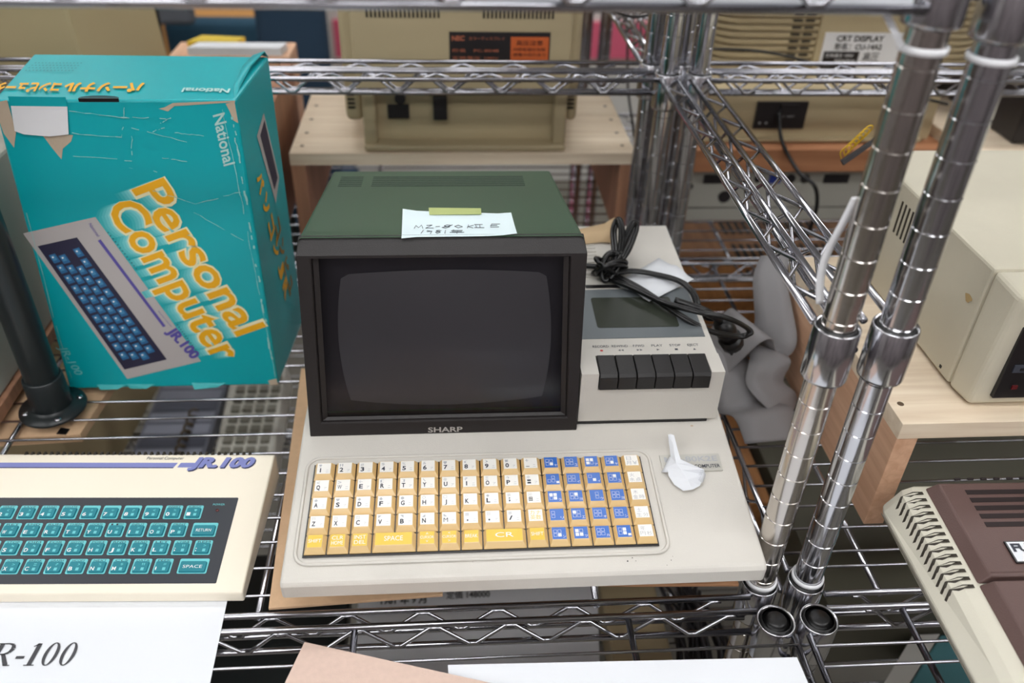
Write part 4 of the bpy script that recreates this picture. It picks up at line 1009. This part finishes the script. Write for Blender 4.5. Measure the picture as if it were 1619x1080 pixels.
m_ = MB(); m_.box(.1790, .2560, .7080, .7125, .1150, .1560, 0); m_.box(.215, .240, .7040, .709, .139, .153, 0)
for x, z in ((.187, .124), (.197, .124), (.216, .143), (.238, .143)): m_.box(x-.0015, x+.0015, .7072, .7085, z-.0015, z+.0015, 1)
text(m_, 'AC 100V', (.215, .7078, .133), (.238, .7078, .133), (0, 0, .003), 1, .0004)
m_.build('power_panel', [LABELK, INKL], t, UO3, fix=False)
m_ = MB(); m_.tube(catmull([(.213, .706, .140), (.218, .685, .105), (.240, .655, .070), (.262, .635, .055), (.272, .632, .02), (.272, .640, -.030), (.262, .64, -.034), (.255, .66, -.034)], 8), .0030, 8)
tag(m_.build('power_cable', CABLE), 'black power cable hanging from the tan unit on the wooden board', 'cable')
# ribbed display
CO = (.34, .98, .1705)
t = thing('crt_monitor', 'beige ribbed display seen from behind with white CRT DISPLAY label', 'monitor', CO)
m_ = MB()
z = .173; k = 0
while z < .40:
    i = 0 if k % 2 == 0 else .006
    m_.slab([(x, y, z) for x, y in rr(.122+i, .560-i, .800+i, 1.12-i, .045, 6)], (0, 0, .0062 if k % 2 == 0 else .0040)); z += .0062 if k % 2 == 0 else .0040; k += 1
m_.build('ribbed_shell', NEC, t, CO)
m_ = MB(); m_.box(.285, .445, .7955, .803, .1735, .39); m_.build('centre_panel', NEC, t, CO, bevel=.002)
m_ = MB()
for k in range(8):
    for xa in (.243, .262): m_.box(xa, xa+.014, .7985, .8005, .186+k*.0102, .1895+k*.0102)
m_.build('vent_slot', NECD, t, CO)
m_ = MB(); m_.box(.2950, .4300, .7940, .7955, .1740, .2330, 0); m_.box(.2990, .355, .7932, .794, .177, .2050, 1)
text(m_, 'CRT DISPLAY', (.3140, .7935, .2205), (.3880, .7935, .2205), (0, 0, .0085), 1, .0005, .02)
text(m_, '形名：CU-14A2', (.3130, .7935, .2085), (.3880, .7935, .2085), (0, 0, .0075), 1, .0005, .02)
text(m_, '定格電圧 100V', (.3020, .7930, .1970), (.346, .7930, .1970), (0, 0, .0045), 0, .0005)
text(m_, '50/60Hz', (.3180, .7930, .1890), (.352, .7930, .1890), (0, 0, .0045), 0, .0005)
text(m_, '高圧', (.3620, .7935, .1920), (.388, .7935, .1920), (0, 0, .010), 1, .0005)
m_.build('rating_label', [WHITECARD, LABELK], t, CO, fix=False)
tag(MB().slab([(.055, .815, .1706), (.115, .800, .1706), (.115, .93, .1706), (.055, .93, .1706)], (0, 0, .05)).build('cream_box', GREYM, bevel=.002), 'small cream box beside the ribbed display', 'box')
m_ = MB(); m_.tube(catmull([(.06, .70, .235), (.15, .705, .232), (.22, .70, .222), (.30, .69, .200), (.38, .68, .180), (.45, .675, .165)], 8), .0022, 8)
tag(m_.build('signal_cable', mat('dark_cable', (48, 44, 36), .5)), 'thin dark cable crossing in front of the ribbed display', 'cable')
m_ = MB(); m_.tube(catmull([(-.075, .70, .310), (-.05, .70, .287), (-.02, .70, .277), (.02, .705, .285)], 8), .0022, 8)
tag(m_.build('signal_cable', CABLE), 'black cable drooping beside the yellowed monitor', 'cable')
m_ = MB(); m_.tube(catmull([(.030, .99, .20), (.022, .90, .12), (.015, .80, .09), (.012, .72, .06)], 6), .0022, 8); m_.box(.002, .022, .708, .722, .020, .058)
tag(m_.build('signal_cable', [CABLE]), 'black cable with square plug hanging behind the chrome posts', 'cable')
# dark unit at far right, board under it
tag(MB().box(.560, .95, .66, .95, .1100, .2050).build('dark_unit', LABELK, bevel=.004), 'black equipment case at far right behind the beige drive unit', 'equipment case')
tag(MB().box(.480, .95, .60, .96, .0900, .1090).build('shelf_board', PINE, bevel=.001), 'pale pine board under the black equipment case', 'board')
tag(MB().box(.49, .94, .62, .95, SZ+.001, .0895).build('wooden_crate', LEGD, bevel=.001), 'brown wooden block carrying the pale pine board', 'block')
# pin header board with yellow wires on top of the drive unit
t = thing('circuit_connector', 'black connector with yellow wire loops on the back edge of the drive unit', 'connector', (.17, .37, .2228))
o_ = (.17, .37, .2228)
m_ = MB(); m_.slab([(.162, .3700, .2050), (.215, .3950, .2300), (.214, .3980, .2330), (.160, .3740, .2085)], (0, .004, -.001)); m_.build('connector_body', LABELK, t, o_)
m_ = MB()
for k in range(7): x = .158+k*.004; m_.tube(catmull([(x, .372+.002*k, .212+.003*k), (x-.006, .366+.002*k, .222+.003*k), (x-.002, .362+.002*k, .231+.003*k), (x+.005, .366+.002*k, .228+.003*k), (x+.003, .372+.002*k, .215+.003*k)], 4), .0007, 5)
m_.build('wire_loop', YELW, t, o_)

# ------------------------------------------------------------------ grey ribbon cable heap
m_ = MB()
def ribbon(center, width, k=6):
    C_ = catmull(center, k); W_ = catmull(width, k); m_.loft([[c-w_*.5, c-w_*.17, c+w_*.17, c+w_*.5] for c, w_ in zip(C_, W_)])
ribbon([(.118, .400, .060), (.112, .380, .085), (.098, .345, .070), (.098, .300, .030), (.088, .296, .012), (.077, .300, .022), (.070, .300, .040), (.058, .300, .038), (.040, .300, .010), (.020, .300, -.020)],
       [(.030, -.004, .004), (.032, -.006, .004), (.034, -.020, .006), (.036, -.040, .006), (.034, -.050, .004), (.030, -.055, .0), (.026, -.060, 0), (.020, -.066, 0), (.012, -.070, 0), (.008, -.075, 0)])
ribbon([(.030, .345, -.012), (.034, .300, .004), (.045, .262, -.002), (.048, .232, -.022), (.062, .205, -.012), (.070, .178, -.030)],
       [(.040, .02, 0), (.045, .02, .004), (.05, .010, .006), (.060, .004, .012), (.066, .006, .006), (.066, .006, .0)])
ribbon([(.060, .300, .000), (.078, .285, .020), (.082, .262, .020), (.074, .243, .000), (.090, .225, -.012), (.105, .222, -.028)],
       [(.030, -.03, 0), (.034, -.03, 0), (.040, -.020, .004), (.044, .004, .0), (.040, .030, .0), (.026, .040, 0)])
tag(m_.build('ribbon_cable', RIBBON, solid=.0012), 'wide grey ribbon cable tumbling in folds onto the wire shelf', 'cable')
# cable bundle with blue tie under the right riser
t = thing('cable_bundle', 'coiled brown cable with blue twist tie under the right riser', 'cable', (.34, .33, SZ+.001)); o_ = (.34, .33, SZ+.001)
m_ = MB()
for k in range(5):
    m_.tube([(.345+(.060+.003*k)*math.cos(a), .310+(.04+.002*k)*math.sin(a), -.028+.005*k+.003*math.sin(3*a+k)) for a in [2*PI*j/30 for j in range(30)]], .0032, 7, closed=True)
m_.build('coil', BROWNC, t, o_)
m_ = MB()
for k in range(5): m_.tube(catmull([(.352, .262, -.034), (.350+.006*k, .258, -.020+.002*k), (.356+.004*k, .262, -.006+.002*k), (.350, .275, -.004)], 4), .0016, 5)
m_.build('twist_tie', BLUEZ, t, o_)

# ------------------------------------------------------------------ things on the lower shelves, seen through the wires
LZ = -.3568
def low(name, lab, cat, fn, loc):
    t = thing(name, lab, cat, loc); fn(t, loc); return t
def tel(t, o):
    m_ = MB(); m_.hexa([(-.645, .44, LZ), (-.545, .43, LZ), (-.560, .70, LZ), (-.655, .70, LZ)], [(-.640, .445, LZ+.04), (-.550, .435, LZ+.04), (-.562, .695, LZ+.065), (-.650, .695, LZ+.065)])
    m_.build('case', mat('pale_grey_plastic', (232, 230, 220), .5), t, o, bevel=.006)
    for r in range(9):
        for c_ in range(4):
            x = -.632+c_*.019; y = .460+r*.022; z = LZ+.0405+(y-.445)*.1
            MB().box(x, x+.013, y, y+.013, z, z+.006).build('key', mat('grey_key', (150, 148, 136), .5) if (r, c_) == (0, 0) else bpy.data.materials['grey_key'], t, o)
low('keypad_unit', 'pale grey keypad unit on the lower shelf, seen through the wires', 'keyboard', tel, (-.6, .56, LZ))
m_ = MB(); m_.tube(catmull([(-.700+.006*math.cos(j*1.3), .60-.0035*j, LZ+.035+.006*math.sin(j*1.3)) for j in range(38)]+[(-.690+.02*math.sin(k*.3), .455-.001*k, LZ+.033+.004*math.cos(k*1.3)) for k in range(14)], 2), .0022, 5)
tag(m_.build('coiled_cord', BROWNC), 'coiled grey cord lying beside the keypad unit on the lower shelf', 'cable')
m_ = MB(); m_.box(-.775, -.664, .43, .70, LZ, LZ+.026, 0)
for k in range(9): m_.box(-.770, -.669, .437+k*.029, .460+k*.029, LZ+.0262, LZ+.0275, 1 if k % 3 else 2)
tag(m_.build('grey_keyboard', [mat('blue_grey_plastic', (128, 132, 146), .5), mat('blue_grey_light', (160, 164, 180), .5), mat('blue_grey_dark', (108, 112, 128), .5)], bevel=.001), 'blue grey keyboard on the lower shelf beside the coiled cord', 'keyboard')
tag(MB().hexa([(-.93, .42, LZ), (-.81, .42, LZ), (-.79, .72, LZ), (-.93, .72, LZ)], [(-.93, .44, LZ+.12), (-.83, .44, LZ+.12), (-.80, .70, LZ+.14), (-.93, .70, LZ+.14)]).build('cream_box', mat('tan_card', (176, 160, 124), .7), bevel=.004), 'tan box on the lower shelf below the teal carton', 'box')
m_ = MB(); m_.slab([(-.400, -.02, LZ+.005), (-.120, -.02, LZ+.005), (-.095, .220, LZ+.060), (-.400, .220, LZ+.060)], (0, 0, .001), 0)
Tq = lambda x, y: Vector((x, y, LZ+.0065+(y+.02)*.2292))
text(m_, '1981 年 9 月', Tq(-.372, .192), Tq(-.315, .192), Tq(0, .0085)-Tq(0, 0), 1, .0006, .04)
text(m_, '定価 148000', Tq(-.290, .196), Tq(-.235, .196), Tq(0, .0075)-Tq(0, 0), 1, .0006, .02)
tag(m_.build('paper_sign', [PAPER, PAPERG], fix=False), 'white printed sign starting 1981 on the lower shelf, seen below the computer', 'sign')
tag(MB().box(-.092, -.020, .00, .30, LZ, LZ+.050).build('cream_box', NEC, bevel=.003), 'yellowed box on the lower shelf right of the 1981 sign', 'box')
tag(MB().box(-.72, -.415, .02, .30, LZ, LZ+.030).build('black_case', RUBBER, bevel=.003), 'black flat case on the lower shelf below the cream computer', 'case')
t = thing('cable_heap', 'dark heap of cables and metal strips on the lower shelf near the posts', 'cable', (.05, .1, LZ)); m_ = MB(); rng = random.Random(5)
for k in range(26):
    x = -.01+rng.random()*.05; y0_ = .02+rng.random()*.05
    m_.tube(catmull([(x+rng.uniform(-.01, .01), y0_, LZ+.01), (x+rng.uniform(-.02, .02), y0_+.07, LZ+.03+rng.random()*.05), (x+rng.uniform(-.02, .02), y0_+.16, LZ+.02+rng.random()*.05)], 4), .0025, 6)
m_.build('cable_tangle', mat('dark_metal', (70, 70, 74), .4, .6), t, (.05, .1, LZ))
m_ = MB(); m_.box(.10, .60, .66, 1.12, LZ, LZ+.20, 0)
for r in range(3):
    for k in range(13): m_.box(.230+k*.014, .238+k*.014, .70+r*.09, .75+r*.09, LZ+.2002, LZ+.2012, 1)
tag(m_.build('brown_crate', [BROWNK, NECD]), 'brown slotted crate on the lower shelf, seen through the right rack', 'crate')
tag(MB().box(.07, .155, .30, .56, LZ, LZ+.10).build('brown_crate', [BROWNK], bevel=.002), 'plain brown crate on the lower shelf under the grey ribbon cable', 'crate')
m_ = MB(); m_.box(.17, .70, .12, .60, LZ, LZ+.10, 0)
for k in range(40): m_.box(.31+k*.009, .315+k*.009, .1192, .1200, LZ+.07, LZ+.08, 1)
m_.box(.30, .70, .28, .284, LZ+.1002, LZ+.1006, 1)
tag(m_.build('olive_cabinet', [mat('olive_grey_metal', (92, 90, 76), .5), NECD], bevel=.002), 'olive grey cabinet on the lower shelf under the right riser', 'cabinet')
# lower shelves carrying them (right and rear racks)
shelf(R2, o2, BX, BX1, 0, MY1, -.361, wl(0, MY1, .0325, .0293), (.405, 1.0))
for root, off, xa, xb in ((BL, o5, -1.2, -.012), (BR, o6, .026, 1.24)):
    shelf(root, off, xa, xb, .603, 1.168, -.361, wl(.603, 1.168, .612, .0305), (xa+.3, xa+.8))
tag(MB().box(-.52, -.06, .70, 1.12, LZ, LZ+.004).build('white_board', PAPER), 'white board on the lower shelf behind, seen below the rear riser', 'board')
tag(MB().box(-.50, -.03, .96, 1.10, LZ+.005, LZ+.05).build('pink_box', PINK, bevel=.002), 'pink box at the back of the lower shelf behind', 'box')

# ------------------------------------------------------------------ room behind, far out of focus
MOo = (-.93, .72, .1705)
t = thing('crt_monitor', 'yellowed monitor with grooved side vent at the top left corner', 'monitor', (-.95, .76, SZ+.002)); o_ = (-.95, .76, SZ+.002)
m_ = MB(); m_.hexa([(-1.15, .66, SZ+.002), (-.738, .66, SZ+.002), (-.738, .98, SZ+.002), (-1.15, .98, SZ+.002)], [(-1.14, .66, .40), (-.758, .66, .40), (-.758, .98, .40), (-1.14, .98, .40)])
m_.build('shell', mat('tan_plastic', (178, 164, 126), .55), t, o_, bevel=.006)
m_ = MB()
for k in range(12): m_.slab([(-.90+k*.0052, .6592, .31), (-.8975+k*.0052, .6592, .31), (-.8975+k*.0042, .6592, .2420+k*.0045), (-.90+k*.0042, .6592, .2420+k*.0045)], (0, -.0006, 0))
m_.build('vent_slot', NECD, t, o_)
# chairs
def chair(lab, x, y, rz, mt_, bw=.42, b0=.52, b1=1.02, sw=None):
    """origin under the backrest, seat towards local -y"""
    t = thing('office_chair', lab, 'chair', (x, y, FZ), rz); sw = sw or bw
    MB().box(-sw/2, sw/2, -.44, .0, .40, .46).build('seat', mt_, t, bevel=.03, seg=3)
    MB().box(-bw/2, bw/2, -.03, .04, b0, b1).build('backrest', mt_, t, bevel=.025, seg=3)
    for a in (-1, 1):
        MB().tube([(a*(bw/2-.02), .0, .40), (a*(bw/2-.02), .0, b0+.05)], .010, 8).build('back_support', BLACKP, t)
        for b in (-.40, -.03): MB().tube([(a*(sw/2-.03), b, 0), (a*(sw/2-.03), b, .40)], .012, 8).build('leg', BLACKP, t)
chair('blue green fabric chair in front of the orange table', -.93, 2.05, PI, TEALF, .30, .56, .900)
chair('slate blue fabric chair just left of the yellowed monitor', -.648, 1.62, PI, mat('slate_fabric', (38, 62, 84), .9), .165, .50, 1.10)
chair('navy fabric chair beyond the teal carton', -1.150, 1.84, 0, NAVY, .215, .845, 1.20)
t = thing('side_table', 'orange wooden table in the room behind', 'table', (-1.0, 2.75, FZ))
MB().box(-.32, .25, -.25, .32, .761, .783).build('table_top', TABLEW, t, bevel=.003)
for a in (-.24, .22):
    for b in (-.22, .29): MB().box(a-.02, a+.02, b-.02, b+.02, 0, .761).build('leg', TABLEW, t)
tag(MB().tube([(-.955, 1.50, FZ), (-.918, 1.50, .6)], .017, 12).build('dark_pole', INNER), 'dark slanted pole in the room behind the teal carton', 'pole')
tag(MB().box(-1.02, -.90, 1.70, 1.74, -.012, .12).build('grey_bag', GREYF, bevel=.015, seg=3), 'grey fabric bag in the room behind, beside the dark pole', 'bag')
tag(MB().slab([(-.712, .980, .1365), (-.5585, .980, .1365), (-.553, 1.012, .1365), (-.700, 1.012, .1365)], (0, 0, .013)).build('paper_stack', PAPER), 'stack of white paper behind the teal carton', 'paper')
tag(MB().slab([(-.722, 1.020, .1365), (-.640, 1.016, .1365), (-.630, 1.048, .1365), (-.705, 1.058, .1365)], (0, 0, .012)).build('yellow_book', YELB), 'yellow book lying on the white paper stack', 'book')
tag(MB().box(-.745, -.545, .975, 1.06, SZ+.002, .136).build('brown_box', LEGW, bevel=.002), 'light wooden box carrying the white paper stack', 'box')
tag(MB().box(-.78, 1.2, 2.9, 2.93, FZ, .10).build('white_partition', WALLM), 'white partition with a pink band in the room behind', 'partition')
tag(MB().box(-.72, 1.1, 2.880, 2.899, -.445, -.305).build('pink_band', PINK), 'pink panel on the white partition in the room behind', 'panel')
tag(MB().slab([(.2137, .0501, LZ+.0005), (.2434, .0486, LZ+.0005), (.3150, .1150, LZ+.0005), (.2807, .1150, LZ+.0005)], (0, 0, .057)).build('white_block', mat('white_foam', (225, 224, 218), .7)), 'white slanting block on the lower shelf beneath the brown topped computer', 'block')
tag(MB().slab([(.2450, .0486, LZ+.0005), (.5200, .0480, LZ+.0005), (.5200, .1150, LZ+.0005), (.3170, .1150, LZ+.0005)], (0, 0, .055)).build('teal_case', mat('dusty_teal', (92, 150, 158), .6), bevel=.002), 'dusty teal case on the lower shelf beside the white slanting block', 'case')
